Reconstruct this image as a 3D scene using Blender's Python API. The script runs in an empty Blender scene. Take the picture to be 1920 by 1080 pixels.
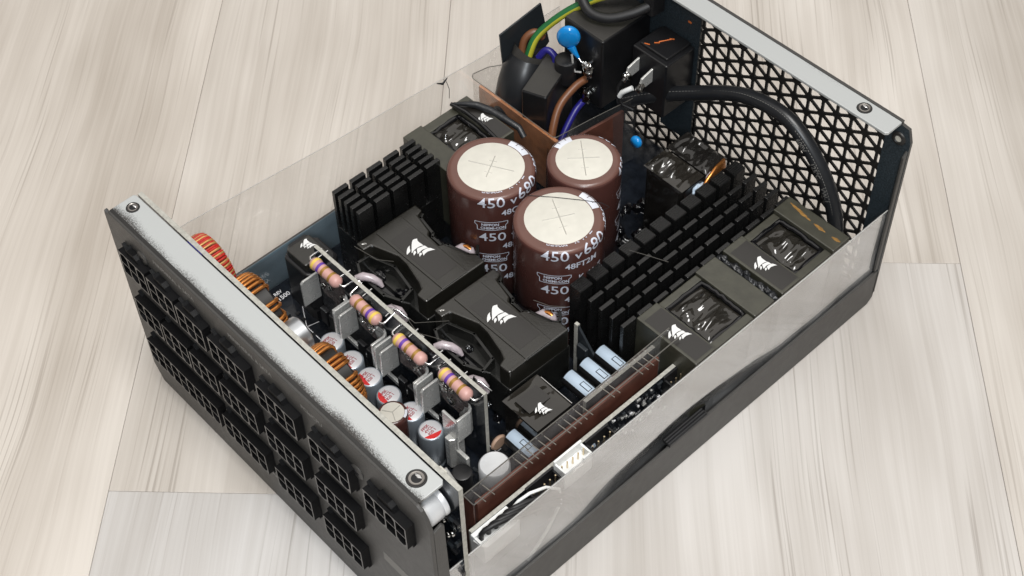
import bpy, bmesh, math, random
from mathutils import Vector, Matrix, noise
random.seed(7)
S = 0.001                      # everything below is written in millimetres
SC = bpy.context.scene
COL = SC.collection

# ------------------------------------------------------------------ camera
cd = bpy.data.cameras.new('camera')
cam = bpy.data.objects.new('camera', cd); COL.objects.link(cam)
cam.location = (0.317517, -0.118671, 0.426600)
cam.rotation_euler = (0.686751, 0.018895, 0.817762)
cd.sensor_width = 36.0; cd.lens = 53.804
cd.clip_start = 0.01; cd.clip_end = 50.0
SC.camera = cam
# ------------------------------------------------------------------ light
W = bpy.data.worlds.new('World'); SC.world = W; W.use_nodes = True
bg = W.node_tree.nodes['Background']
bg.inputs['Color'].default_value = (1.0, 0.95, 0.89, 1); bg.inputs['Strength'].default_value = 0.13
def area(name, loc, target, size, power, color):
    ld = bpy.data.lights.new(name, 'AREA'); ld.shape = 'DISK'; ld.size = size; ld.energy = power; ld.color = color
    o = bpy.data.objects.new(name, ld); COL.objects.link(o); o.location = loc
    o.rotation_euler = (Vector(target) - Vector(loc)).to_track_quat('-Z', 'Y').to_euler()
    return o
def ceiling(name, loc, size, power, color):
    ld = bpy.data.lights.new(name, 'AREA'); ld.shape = 'SQUARE'; ld.size = size; ld.energy = power; ld.color = color
    o = bpy.data.objects.new(name, ld); COL.objects.link(o); o.location = loc; return o
ceiling('ceiling_wash', (0.0, 0.3, 2.1), 4.0, 40.0, (1.0, 0.96, 0.915))          # white ceiling lit by the bounced flash
area('ceiling_bounce', (0.62, -0.12, 2.0), (0.07, 0.1, 0), 0.8, 29.0, (1.0, 0.985, 0.965))
area('camera_lamp', (0.50, -0.26, 0.62), (0.09, 0.06, 0.03), 0.10, 2.4, (0.90, 0.955, 1.0))
SC.view_settings.view_transform = 'Standard'; SC.view_settings.look = 'None'
SC.view_settings.exposure = 0.0; SC.view_settings.gamma = 1.0
SC.view_settings.use_curve_mapping = False
SC.cycles.max_bounces = 10; SC.cycles.transparent_max_bounces = 24; SC.cycles.glossy_bounces = 5
SC.cycles.sample_clamp_indirect = 6.0

# ------------------------------------------------------------------ materials
MAT = {}
def nmat(name):
    m = bpy.data.materials.new(name); m.use_nodes = True
    nt = m.node_tree; b = nt.nodes['Principled BSDF']; MAT[name] = m
    return m, nt, b
def node(nt, t, **kw):
    n = nt.nodes.new(t)
    for k, v in kw.items():
        if k in n.inputs: n.inputs[k].default_value = v
        else: setattr(n, k, v)
    return n
def pm(name, col, rough=0.5, metal=0.0, var=0.12, vscale=120.0, bump=0.0, bscale=900.0, spec=0.5, coat=0.0, rvar=0.0, trans=0.0):
    """principled material with procedural mottling, roughness variation and fine relief (scales per metre)"""
    m, nt, b = nmat(name); L = nt.links
    tc = node(nt, 'ShaderNodeTexCoord')
    no = node(nt, 'ShaderNodeTexNoise', Scale=vscale, Detail=4.0)
    L.new(tc.outputs['Object'], no.inputs['Vector'])
    mr = node(nt, 'ShaderNodeMapRange'); mr.inputs['From Min'].default_value = 0.3; mr.inputs['From Max'].default_value = 0.7
    mr.inputs['To Min'].default_value = 1 - var; mr.inputs['To Max'].default_value = 1 + var
    L.new(no.outputs['Fac'], mr.inputs['Value'])
    hs = node(nt, 'ShaderNodeHueSaturation'); hs.inputs['Color'].default_value = (*col, 1)
    L.new(mr.outputs['Result'], hs.inputs['Value']); L.new(hs.outputs['Color'], b.inputs['Base Color'])
    b.inputs['Roughness'].default_value = rough; b.inputs['Metallic'].default_value = metal
    b.inputs['Specular IOR Level'].default_value = spec; b.inputs['Coat Weight'].default_value = coat
    b.inputs['Coat Roughness'].default_value = 0.08
    b.inputs['Transmission Weight'].default_value = trans
    if rvar:
        r2 = node(nt, 'ShaderNodeMapRange'); r2.inputs['To Min'].default_value = max(0.02, rough - rvar); r2.inputs['To Max'].default_value = min(1, rough + rvar)
        n2 = node(nt, 'ShaderNodeTexNoise', Scale=vscale * 2.7, Detail=5.0); L.new(tc.outputs['Object'], n2.inputs['Vector'])
        L.new(n2.outputs['Fac'], r2.inputs['Value']); L.new(r2.outputs['Result'], b.inputs['Roughness'])
    if bump:
        bn = node(nt, 'ShaderNodeTexNoise', Scale=bscale, Detail=3.0); L.new(tc.outputs['Object'], bn.inputs['Vector'])
        bu = node(nt, 'ShaderNodeBump', Strength=bump, Distance=0.0003); L.new(bn.outputs['Fac'], bu.inputs['Height'])
        L.new(bu.outputs['Normal'], b.inputs['Normal'])
    return m
pm('coat', (0.050, 0.048, 0.045), 0.46, var=0.06, bump=0.35, bscale=2600, rvar=0.08)
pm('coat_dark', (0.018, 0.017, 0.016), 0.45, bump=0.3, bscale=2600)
pm('inner_paint', (0.035, 0.048, 0.058), 0.42, metal=0.25, var=0.45, vscale=1500, bump=0.5, bscale=2200)
pm('blue_zinc', (0.20, 0.28, 0.335), 0.35, metal=0.25, var=0.2, vscale=60, rvar=0.1)
pm('zinc', (0.62, 0.63, 0.63), 0.3, metal=0.9, var=0.06, rvar=0.12)
pm('conn', (0.0045, 0.0045, 0.005), 0.5, var=0.1, bump=0.15, spec=0.2)
pm('conn_rim_sheen', (0.11, 0.105, 0.10), 0.4, var=0.1)  # black plastic too: floor reflection on the front faces put into the colour
pm('black_hole', (0.004, 0.004, 0.005), 0.6, var=0.05)
pm('screw', (0.32, 0.30, 0.28), 0.35, metal=0.85, rvar=0.15)
pm('screw_dark', (0.05, 0.05, 0.055), 0.28, metal=0.8)
pm('print_grey', (0.17, 0.165, 0.155), 0.5)
pm('caption', (0.26, 0.255, 0.245), 0.5)
pm('print_white', (0.72, 0.72, 0.74), 0.5)
pm('emblem_white', (0.72, 0.72, 0.71), 0.45, var=0.02)
pm('pcb_black', (0.008, 0.010, 0.014), 0.2, var=0.4, vscale=300, bump=0.15, bscale=700)
pm('pcb_edge', (0.38, 0.37, 0.33), 0.65, var=0.18, vscale=900)
pm('pcb_brown', (0.100, 0.036, 0.024), 0.42, var=0.25, vscale=180)
pm('pcb_brown_light', (0.40, 0.165, 0.07), 0.35, var=0.3, vscale=250)
pm('sleeve_rim_lit', (0.132, 0.064, 0.051), 0.27, var=0.07, spec=0.5)  # same brown sleeve, lightened: light on the upper rim put into the colour
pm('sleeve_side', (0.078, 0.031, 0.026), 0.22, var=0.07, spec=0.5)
pm('cream', (0.61, 0.59, 0.525), 0.7, var=0.045, vscale=260, bump=0.1)
pm('cap_print', (0.60, 0.63, 0.72), 0.5)
pm('cap_stripe', (0.66, 0.68, 0.74), 0.45)
pm('fin', (0.0075, 0.0075, 0.0075), 0.28, var=0.3, bump=0.3, bscale=2500, spec=0.6, rvar=0.1)
pm('cover', (0.013, 0.012, 0.009), 0.33, spec=0.95, var=0.1, bump=0.25, bscale=1800, rvar=0.06)
pm('cover_low', (0.012, 0.012, 0.011), 0.22, var=0.2, rvar=0.1)
pm('label_dark', (0.011, 0.0095, 0.008), 0.3, spec=0.85, var=0.05)
pm('ferrite', (0.040, 0.039, 0.027), 0.4, spec=0.9, var=0.2, vscale=250, bump=0.2)
pm('tape', (0.011, 0.010, 0.009), 0.12, var=0.2, spec=0.7)
pm('tape_brown', (0.018, 0.016, 0.013), 0.1, var=0.15, spec=0.7, coat=0.3)
pm('varnish', (0.004, 0.004, 0.005), 0.06, var=0.1, spec=0.7)
pm('black_glue', (0.017, 0.018, 0.020), 0.38, var=0.2, bump=0.3, bscale=900)
pm('rubber', (0.011, 0.011, 0.012), 0.5, var=0.15)
pm('heatshrink', (0.014, 0.015, 0.017), 0.34, var=0.15)
pm('plastic_black', (0.010, 0.010, 0.011), 0.35, var=0.15)
pm('plastic_grey', (0.036, 0.034, 0.031), 0.42, var=0.1, bump=0.2, bscale=1500)
pm('copper', (0.62, 0.245, 0.065), 0.24, metal=0.85, var=0.12, vscale=200)
pm('wire_red', (0.52, 0.030, 0.022), 0.25, metal=0.1, coat=0.3)
pm('wire_gold', (0.78, 0.45, 0.17), 0.28, metal=0.6)
pm('core_dark', (0.014, 0.013, 0.012), 0.4, var=0.3)
pm('silver_can', (0.66, 0.69, 0.72), 0.30, metal=0.9, var=0.05, rvar=0.06)
pm('can_side', (0.36, 0.41, 0.46), 0.3, metal=0.5, var=0.05)
pm('can_top', (0.70, 0.70, 0.72), 0.38, metal=0.35, var=0.04)
pm('red_mark', (0.62, 0.02, 0.02), 0.4)
pm('red_print', (0.30, 0.01, 0.025), 0.5)
pm('white_can', (0.72, 0.73, 0.74), 0.35, metal=0.3, var=0.05)
pm('tin', (0.62, 0.62, 0.60), 0.27, metal=0.45, var=0.14, rvar=0.14, bump=0.1, bscale=400)
pm('tin_bright', (0.78, 0.78, 0.78), 0.22, metal=1.0, var=0.1)
pm('solder', (0.60, 0.60, 0.58), 0.15, metal=1.0, var=0.15, bump=0.5, bscale=500)
pm('flux_brown', (0.17, 0.14, 0.135), 0.25, metal=0.45, var=0.5, vscale=700, bump=0.4, bscale=900)
pm('resistor', (0.56, 0.32, 0.285), 0.4, var=0.06)
pm('band_yellow', (0.72, 0.52, 0.10), 0.45)
pm('band_violet', (0.13, 0.05, 0.34), 0.45)
pm('band_gold', (0.42, 0.24, 0.06), 0.35, metal=0.4)
pm('blue_disc', (0.008, 0.235, 0.62), 0.2, coat=0.4, var=0.04)
pm('wire_brown', (0.155, 0.060, 0.026), 0.38)
pm('wire_blue', (0.016, 0.013, 0.17), 0.35)
pm('wire_green', (0.018, 0.125, 0.040), 0.38)
pm('wire_yellow', (0.42, 0.40, 0.035), 0.38)
pm('white_plastic', (0.80, 0.81, 0.80), 0.35, var=0.03)
pm('pale_blue', (0.43, 0.52, 0.62), 0.4, var=0.05)
pm('pin_gold', (0.75, 0.62, 0.42), 0.25, metal=0.9)
pm('silicone', (0.60, 0.52, 0.55), 0.22, var=0.2, vscale=500, spec=0.6, trans=0.35)
pm('orange_mark', (0.62, 0.15, 0.03), 0.6)
pm('stain_orange', (0.24, 0.125, 0.03), 0.5, var=0.4, vscale=700)
pm('dark_plate', (0.022, 0.026, 0.030), 0.35)
pm('film_edge', (0.62, 0.62, 0.60), 0.3, var=0.05, trans=0.4)  # light caught along the film edges, put into a pale colour
pm('film_edge_dim', (0.20, 0.19, 0.17), 0.3, var=0.1, trans=0.5)
pm('peach', (0.42, 0.28, 0.2), 0.35)
pm('pin_dull', (0.26, 0.24, 0.21), 0.35, metal=0.5)
pm('score_shade', (0.49, 0.475, 0.43), 0.6)  # disc cream darkened: shade along the vent cross put into the colour
pm('ink', (0.01, 0.01, 0.012), 0.5)

def mat_strip(name, sign, width, bias):
    """bare zinc flange with black overspray creeping in from the painted fold"""
    m, nt, b = nmat(name); L = nt.links
    tc = node(nt, 'ShaderNodeTexCoord'); sx = node(nt, 'ShaderNodeSeparateXYZ'); L.new(tc.outputs['Object'], sx.inputs['Vector'])
    wob = node(nt, 'ShaderNodeTexNoise', Scale=38.0, Detail=2.0); L.new(tc.outputs['Object'], wob.inputs['Vector'])
    d = node(nt, 'ShaderNodeMath', operation='MULTIPLY_ADD'); L.new(sx.outputs['Y'], d.inputs[0]); d.inputs[1].default_value = sign / (width * S); d.inputs[2].default_value = bias
    d2 = node(nt, 'ShaderNodeMath', operation='MULTIPLY_ADD'); L.new(wob.outputs['Fac'], d2.inputs[0]); d2.inputs[1].default_value = -0.62; L.new(d.outputs[0], d2.inputs[2])
    spk = node(nt, 'ShaderNodeTexNoise', Scale=4000.0, Detail=2.0, Roughness=0.6); L.new(tc.outputs['Object'], spk.inputs['Vector'])
    d3 = node(nt, 'ShaderNodeMath', operation='MULTIPLY_ADD'); L.new(spk.outputs['Fac'], d3.inputs[0]); d3.inputs[1].default_value = 0.75; L.new(d2.outputs[0], d3.inputs[2])
    r = node(nt, 'ShaderNodeMapRange'); r.inputs['From Min'].default_value = 0.20; r.inputs['From Max'].default_value = 0.44
    L.new(d3.outputs[0], r.inputs['Value'])
    mx = node(nt, 'ShaderNodeMix', data_type='RGBA'); L.new(r.outputs['Result'], mx.inputs['Factor'])
    mx.inputs[6].default_value = (0.035, 0.031, 0.028, 1); mx.inputs[7].default_value = (0.49, 0.505, 0.50, 1)
    L.new(mx.outputs[2], b.inputs['Base Color'])
    me = node(nt, 'ShaderNodeMath', operation='MULTIPLY'); L.new(r.outputs['Result'], me.inputs[0]); me.inputs[1].default_value = 0.3
    L.new(me.outputs[0], b.inputs['Metallic']); b.inputs['Roughness'].default_value = 0.5
    return m
mat_strip('strip_front', 1.0, 9.4, 0.58)
mat_strip('strip_rear', -1.0, 14.0, 0.68)

def mat_film(name, ior, haze):
    """thin clear plastic sheet: straight-through transmission plus the two-surface Fresnel reflection"""
    m = bpy.data.materials.new(name); m.use_nodes = True; nt = m.node_tree; L = nt.links; MAT[name] = m
    for n in list(nt.nodes): nt.nodes.remove(n)
    out = node(nt, 'ShaderNodeOutputMaterial'); geo = node(nt, 'ShaderNodeNewGeometry')
    io = node(nt, 'ShaderNodeMapRange'); io.inputs['To Min'].default_value = ior; io.inputs['To Max'].default_value = 1 / ior
    L.new(geo.outputs['Backfacing'], io.inputs['Value'])
    fr = node(nt, 'ShaderNodeFresnel'); L.new(io.outputs['Result'], fr.inputs['IOR'])
    a = node(nt, 'ShaderNodeMath', operation='ADD'); a.inputs[0].default_value = 1.0; L.new(fr.outputs[0], a.inputs[1])
    t = node(nt, 'ShaderNodeMath', operation='MULTIPLY'); t.inputs[0].default_value = 2.0; L.new(fr.outputs[0], t.inputs[1])
    q = node(nt, 'ShaderNodeMath', operation='DIVIDE'); L.new(t.outputs[0], q.inputs[0]); L.new(a.outputs[0], q.inputs[1])
    tr = node(nt, 'ShaderNodeBsdfTransparent'); tr.inputs['Color'].default_value = (0.96, 0.955, 0.95, 1)
    df = node(nt, 'ShaderNodeBsdfDiffuse'); df.inputs['Color'].default_value = (0.75, 0.75, 0.75, 1)
    tc = node(nt, 'ShaderNodeTexCoord'); no = node(nt, 'ShaderNodeTexNoise', Scale=70.0, Detail=6.0); L.new(tc.outputs['Object'], no.inputs['Vector'])
    hz = node(nt, 'ShaderNodeMapRange'); hz.inputs['From Min'].default_value = 0.35; hz.inputs['From Max'].default_value = 0.8
    hz.inputs['To Min'].default_value = haze * 0.6; hz.inputs['To Max'].default_value = haze * 1.8; L.new(no.outputs['Fac'], hz.inputs['Value'])
    m1 = node(nt, 'ShaderNodeMixShader'); L.new(hz.outputs['Result'], m1.inputs[0]); L.new(tr.outputs[0], m1.inputs[1]); L.new(df.outputs[0], m1.inputs[2])
    gl = node(nt, 'ShaderNodeBsdfAnisotropic'); gl.inputs['Roughness'].default_value = 0.07; gl.inputs['Color'].default_value = (1, 1, 1, 1)
    m2 = node(nt, 'ShaderNodeMixShader'); L.new(q.outputs[0], m2.inputs[0]); L.new(m1.outputs[0], m2.inputs[1]); L.new(gl.outputs[0], m2.inputs[2])
    L.new(m2.outputs[0], out.inputs['Surface'])
    return m
mat_film('film', 1.90, 0.20)
mat_film('film_side', 1.62, 0.03)

def mat_wood():
    m, nt, b = nmat('wood'); L = nt.links
    tc = node(nt, 'ShaderNodeTexCoord'); oi = node(nt, 'ShaderNodeObjectInfo')
    off = node(nt, 'ShaderNodeVectorMath', operation='SCALE'); off.inputs[0].default_value = (7.3, 3.1, 0); L.new(oi.outputs['Random'], off.inputs['Scale'])
    ad = node(nt, 'ShaderNodeVectorMath', operation='ADD'); L.new(tc.outputs['Object'], ad.inputs[0]); L.new(off.outputs[0], ad.inputs[1])
    # slow sideways drift so the grain bends
    wn = node(nt, 'ShaderNodeTexNoise', Scale=1.0, Detail=2.0)
    mp0 = node(nt, 'ShaderNodeMapping'); mp0.inputs['Scale'].default_value = (5.0, 14.0, 1.0); L.new(ad.outputs[0], mp0.inputs['Vector']); L.new(mp0.outputs[0], wn.inputs['Vector'])
    sub = node(nt, 'ShaderNodeVectorMath', operation='MULTIPLY_ADD'); L.new(wn.outputs['Color'], sub.inputs[0]); sub.inputs[1].default_value = (0, 0.013, 0); L.new(ad.outputs[0], sub.inputs[2])
    def lay(sx, sy, detail, rough=0.6):
        mp = node(nt, 'ShaderNodeMapping'); mp.inputs['Scale'].default_value = (sx, sy, 1.0); L.new(sub.outputs[0], mp.inputs['Vector'])
        n = node(nt, 'ShaderNodeTexNoise', Scale=1.0, Detail=detail, Roughness=rough); L.new(mp.outputs[0], n.inputs['Vector']); return n
    broad = lay(2.2, 46.0, 3.0); fine = lay(5.0, 420.0, 4.0, 0.7); pore = lay(9.0, 900.0, 1.0, 0.5); gate = lay(5.0, 34.0, 2.0); blotch = lay(5.0, 15.0, 3.0)
    cr = node(nt, 'ShaderNodeValToRGB'); e = cr.color_ramp.elements
    e[0].position = 0.28; e[0].color = (0.42, 0.39, 0.36, 1); e[1].position = 0.66; e[1].color = (0.64, 0.62, 0.60, 1)
    mixf = node(nt, 'ShaderNodeMath', operation='MULTIPLY_ADD'); L.new(fine.outputs['Fac'], mixf.inputs[0]); mixf.inputs[1].default_value = 0.36
    bl = node(nt, 'ShaderNodeMath', operation='MULTIPLY_ADD'); L.new(blotch.outputs['Fac'], bl.inputs[0]); bl.inputs[1].default_value = 0.85
    b2 = node(nt, 'ShaderNodeMath', operation='MULTIPLY'); L.new(broad.outputs['Fac'], b2.inputs[0]); b2.inputs[1].default_value = 0.42
    L.new(b2.outputs[0], bl.inputs[2]); L.new(bl.outputs[0], mixf.inputs[2]); 
    s_ = node(nt, 'ShaderNodeMath', operation='SUBTRACT'); L.new(mixf.outputs[0], s_.inputs[0]); s_.inputs[1].default_value = 0.31
    L.new(s_.outputs[0], cr.inputs['Fac'])
    # short dark pores
    p1 = node(nt, 'ShaderNodeMapRange'); p1.inputs['From Min'].default_value = 0.575; p1.inputs['From Max'].default_value = 0.69; L.new(pore.outputs['Fac'], p1.inputs['Value'])
    g1 = node(nt, 'ShaderNodeMapRange'); g1.inputs['From Min'].default_value = 0.44; g1.inputs['From Max'].default_value = 0.60; L.new(gate.outputs['Fac'], g1.inputs['Value'])
    pg = node(nt, 'ShaderNodeMath', operation='MULTIPLY'); L.new(p1.outputs[0], pg.inputs[0]); L.new(g1.outputs[0], pg.inputs[1])
    pk = node(nt, 'ShaderNodeMath', operation='MULTIPLY'); L.new(pg.outputs[0], pk.inputs[0]); pk.inputs[1].default_value = 0.42
    mx = node(nt, 'ShaderNodeMix', data_type='RGBA'); L.new(pk.outputs[0], mx.inputs['Factor']); L.new(cr.outputs['Color'], mx.inputs[6]); mx.inputs[7].default_value = (0.22, 0.19, 0.165, 1)
    tint = node(nt, 'ShaderNodeMix', data_type='RGBA', blend_type='MULTIPLY'); tint.inputs['Factor'].default_value = 1.0
    L.new(mx.outputs[2], tint.inputs[6]); L.new(oi.outputs['Color'], tint.inputs[7])
    tone = node(nt, 'ShaderNodeMapRange'); tone.inputs['To Min'].default_value = 0.98; tone.inputs['To Max'].default_value = 1.02; L.new(oi.outputs['Random'], tone.inputs['Value'])
    hs = node(nt, 'ShaderNodeHueSaturation'); L.new(tone.outputs[0], hs.inputs['Value']); L.new(tint.outputs[2], hs.inputs['Color'])
    L.new(hs.outputs['Color'], b.inputs['Base Color'])
    b.inputs['Roughness'].default_value = 0.5; b.inputs['Specular IOR Level'].default_value = 0.35
    bu = node(nt, 'ShaderNodeBump', Strength=0.12, Distance=0.0004); bu.invert = True; L.new(pg.outputs[0], bu.inputs['Height']); L.new(bu.outputs['Normal'], b.inputs['Normal'])
mat_wood()

# ------------------------------------------------------------------ mesh helpers
ORG = {}
class MB:
    def __init__(s): s.v = []; s.f = []; s.m = []
    def add(s, vs, fs, mi=0):
        n = len(s.v); s.v += [tuple(p) for p in vs]
        for f in fs: s.f.append([i + n for i in f]); s.m.append(mi)
        return s
    def box(s, x0, x1, y0, y1, z0, z1, mi=0):
        v = [(x, y, z) for z in (z0, z1) for y in (y0, y1) for x in (x0, x1)]
        return s.add(v, [(0, 2, 3, 1), (4, 5, 7, 6), (0, 1, 5, 4), (2, 6, 7, 3), (0, 4, 6, 2), (1, 3, 7, 5)], mi)
    def prism(s, pts, a0, a1, axis='z', mi=0):
        def P(u, v, a): return (u, v, a) if axis == 'z' else ((u, a, v) if axis == 'y' else (a, u, v))
        n = len(pts)
        v = [P(u, w, a0) for u, w in pts] + [P(u, w, a1) for u, w in pts]
        f = [tuple(range(n))[::-1], tuple(range(n, 2 * n))] + [(i, (i + 1) % n, n + (i + 1) % n, n + i) for i in range(n)]
        return s.add(v, f, mi)
    def lathe(s, prof, c, axis='z', seg=40, mi=0, mis=None):
        rings = []; vs = []
        for r, h in prof:
            ring = []
            for k in range(seg):
                a = 2 * math.pi * k / seg; u, w = r * math.cos(a), r * math.sin(a)
                p = (u, w, h) if axis == 'z' else ((u, h, w) if axis == 'y' else (h, u, w))
                ring.append(len(vs)); vs.append((c[0] + p[0], c[1] + p[1], c[2] + p[2]))
            rings.append(ring)
        base = len(s.v); s.v += vs
        for i in range(len(rings) - 1):
            a, b = rings[i], rings[i + 1]; mm = mis[i] if mis else mi
            for k in range(seg):
                s.f.append([base + a[k], base + a[(k + 1) % seg], base + b[(k + 1) % seg], base + b[k]]); s.m.append(mm)
        s.f.append([base + k for k in rings[0]][::-1]); s.m.append(mis[0] if mis else mi)
        s.f.append([base + k for k in rings[-1]]); s.m.append(mis[-1] if mis else mi)
        return s
    def cyl(s, c, r, h, axis='z', seg=32, mi=0, rnd=0.0):
        q = rnd
        prof = [(r, 0), (r, h)] if not q else [(r - q, 0), (r, q), (r, h - q), (r - 0.3 * q, h - 0.3 * q), (r - q, h)]
        return s.lathe(prof, c, axis, seg, mi)
    def tube(s, path, r, seg=10, closed=False, mi=0, mia=None):
        path = [Vector(p) for p in path]; n = len(path); rings = []; base = len(s.v); prev = None
        for i, p in enumerate(path):
            t = (path[(i + 1) % n] - path[i - 1]) if (closed or 0 < i < n - 1) else (path[1] - path[0] if i == 0 else path[-1] - path[-2])
            t.normalize()
            if prev is None:
                up = Vector((0, 0, 1)) if abs(t.z) < 0.9 else Vector((1, 0, 0)); a = t.cross(up).normalized()
            else: a = (prev - t * prev.dot(t)).normalized()
            prev = a; b = t.cross(a); rr = r(i / (n - 1)) if callable(r) else r
            for k in range(seg):
                an = 2 * math.pi * k / seg; s.v.append(tuple(p + a * (rr * math.cos(an)) + b * (rr * math.sin(an))))
        for i in range(n if closed else n - 1):
            for k in range(seg):
                j = (i + 1) % n; m_ = mi if mia is None else mia(k / seg)
                s.f.append([base + i * seg + k, base + i * seg + (k + 1) % seg, base + j * seg + (k + 1) % seg, base + j * seg + k]); s.m.append(m_)
        if not closed:
            s.f.append([base + k for k in range(seg)][::-1]); s.m.append(mi)
            s.f.append([base + (n - 1) * seg + k for k in range(seg)]); s.m.append(mi)
        return s
    def blob(s, c, rx, ry, rz, seed=0, amp=0.25, freq=0.35, nu=18, nv=12, mi=0):
        vs = []; fs = []
        for j in range(nv + 1):
            ph = math.pi * j / nv
            for i in range(nu):
                th = 2 * math.pi * i / nu
                d = Vector((math.sin(ph) * math.cos(th), math.sin(ph) * math.sin(th), math.cos(ph)))
                k = 1 + amp * noise.noise(d * (1 / freq) * 0.7 + Vector((seed * 3.1, seed * 1.7, seed)))
                vs.append((c[0] + d.x * rx * k, c[1] + d.y * ry * k, c[2] + d.z * rz * k))
        for j in range(nv):
            for i in range(nu):
                a = j * nu + i; b = j * nu + (i + 1) % nu; fs.append((a, b, b + nu, a + nu))
        return s.add(vs, fs, mi)
    def grid(s, fn, nu, nv, mi=0):
        vs = [fn(i / nu, j / nv) for j in range(nv + 1) for i in range(nu + 1)]
        fs = [(j * (nu + 1) + i, j * (nu + 1) + i + 1, (j + 1) * (nu + 1) + i + 1, (j + 1) * (nu + 1) + i) for j in range(nv) for i in range(nu)]
        return s.add(vs, fs, mi)
    def build(s, name, mats, parent=None, smooth=35, bevel=0.0, segs=2, label=None, kind=None, weld=True, recalc=True):
        if isinstance(mats, str): mats = [mats]
        xs = [p[0] for p in s.v]; ys = [p[1] for p in s.v]; zs = [p[2] for p in s.v]
        o_ = ((min(xs) + max(xs)) / 2, (min(ys) + max(ys)) / 2, min(zs))
        me = bpy.data.meshes.new(name)
        me.from_pydata([((p[0] - o_[0]) * S, (p[1] - o_[1]) * S, (p[2] - o_[2]) * S) for p in s.v], [], s.f)
        for k in mats: me.materials.append(MAT[k])
        me.polygons.foreach_set('material_index', s.m)
        bm = bmesh.new(); bm.from_mesh(me)
        if weld: bmesh.ops.remove_doubles(bm, verts=bm.verts, dist=1e-7)
        if recalc: bmesh.ops.recalc_face_normals(bm, faces=bm.faces)
        bm.to_mesh(me); bm.free()
        if smooth: me.shade_smooth(); me.set_sharp_from_angle(angle=math.radians(smooth))
        o = bpy.data.objects.new(name, me); COL.objects.link(o); ORG[o] = o_
        place(o, parent, o_)
        if bevel:
            b = o.modifiers.new('edge', 'BEVEL'); b.width = bevel * S; b.segments = segs; b.limit_method = 'ANGLE'; b.angle_limit = math.radians(40)
        if label: o['label'] = label
        if kind: o['kind'] = kind
        return o
def place(o, parent, w):
    po = ORG[parent] if parent else (0, 0, 0)
    o.parent = parent; o.location = tuple((w[i] - po[i]) * S for i in range(3)); ORG[o] = tuple(w)
def empty(name, w, parent=None):
    o = bpy.data.objects.new(name, None); COL.objects.link(o); o.empty_display_size = 0.01; place(o, parent, w); return o
def dup(src, parent, w, kids=True, label=None):
    """copy of a part at world position w (mm) with copies of its pieces"""
    o = src.copy(); COL.objects.link(o); d = [w[i] - ORG[src][i] for i in range(3)]; place(o, parent, w)
    if label: o['label'] = label
    elif 'label' in o: del o['label']
    if kids:
        for c in list(src.children):
            dup(c, o, tuple(ORG[c][i] + d[i] for i in range(3)))
    return o
_tx = {}
def text2d(s, size, bold=0.0, sub=0.0):
    """flat glyph mesh: (verts, faces), baseline at v=0"""
    key = (s, size, bold, sub)
    if key in _tx: return _tx[key]
    cu = bpy.data.curves.new('glyphs', 'FONT'); cu.body = s; cu.size = size; cu.offset = bold; cu.resolution_u = 3
    ob = bpy.data.objects.new('glyphs', cu); COL.objects.link(ob)
    me = bpy.data.meshes.new_from_object(ob); bm = bmesh.new(); bm.from_mesh(me)
    bmesh.ops.triangulate(bm, faces=bm.faces)
    if sub:
        for _ in range(3):
            ed = [e for e in bm.edges if e.calc_length() > sub]
            if ed: bmesh.ops.subdivide_edges(bm, edges=ed, cuts=1); bmesh.ops.triangulate(bm, faces=bm.faces)
    r = ([(v.co.x, v.co.y) for v in bm.verts], [[v.index for v in f.verts] for f in bm.faces])
    bm.free(); bpy.data.objects.remove(ob); bpy.data.curves.remove(cu); bpy.data.meshes.remove(me)
    _tx[key] = r; return r
def lettering(lines, fn, mat, parent, name='lettering'):
    """lines: [(text,size,u,v,bold)] on the surface fn(u,v)->xyz"""
    mb = MB()
    for s, size, u0, v0, bold in lines:
        vs, fs = text2d(s, size, bold, size * 0.28)
        mb.add([fn(u0 + u, v0 + v) for u, v in vs], fs)
    return mb.build(name, mat, parent, smooth=0, weld=False, recalc=False)
EMB = [[(-4.4,1.9),(-4.8,1.2),(-4.9,.5),(-4.4,-.3),(-3.4,-1.3),(-1.9,-2.6),(-.7,-3.6),(-.5,-3.6),(-.9,-2.7),(-1.1,-1.5),(-1.1,-.4),(-.9,.6),(-.4,1.5),(-1.1,1.5),(-2.5,1.4),(-3.6,1.5),(-4.3,2.0)],
 [(-3.6,-1.9),(-3.6,-2.6),(-3.3,-3.3),(-2.7,-4.1),(-1.9,-4.9),(-1.1,-5.4),(-1.3,-4.4),(-1.6,-3.4),(-2.5,-2.9),(-3.2,-2.4)],
 [(-.8,-1.2),(.1,-1.8),(1.2,-2.5),(1.2,-2.4),(1.0,-1.4),(.8,-.2),(1.1,.9),(1.5,1.9),(.5,1.9),(-.2,1.7),(-.3,1.3),(-.6,.2),(-.8,-.7)],
 [(-.7,-2.2),(-.6,-2.7),(-.2,-3.3),(.8,-3.9),(.6,-3.2),(.3,-2.4),(-.4,-2.1)],
 [(1.4,-1.2),(1.4,-1.9),(1.7,-2.3),(2.6,-2.8),(2.4,-2.2),(2.2,-1.4),(1.6,-1.2)],
 [(1.3,-.6),(2.2,-1.1),(3.1,-1.5),(2.8,-.6),(2.7,.6),(3.0,1.5),(3.3,2.3),(3.9,3.2),(2.9,2.8),(2.1,2.5),(1.6,2.0),(1.3,.8)]]
def emblem(cx, cy, z, k, parent, fn=None):
    mb = MB()
    for P in EMB:
        # six white sail shapes printed on the surface
        pts = [(cx + k * x, cy + k * y) for x, y in P]
        mb.add([(x, y, z + (fn(x, y) if fn else 0)) for x, y in pts], [tuple(range(len(P)))])
    o = mb.build('emblem', 'emblem_white', parent, smooth=0, weld=False, recalc=False)
    for p in o.data.polygons:
        if p.normal.z < 0: p.flip()
    return o

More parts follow.
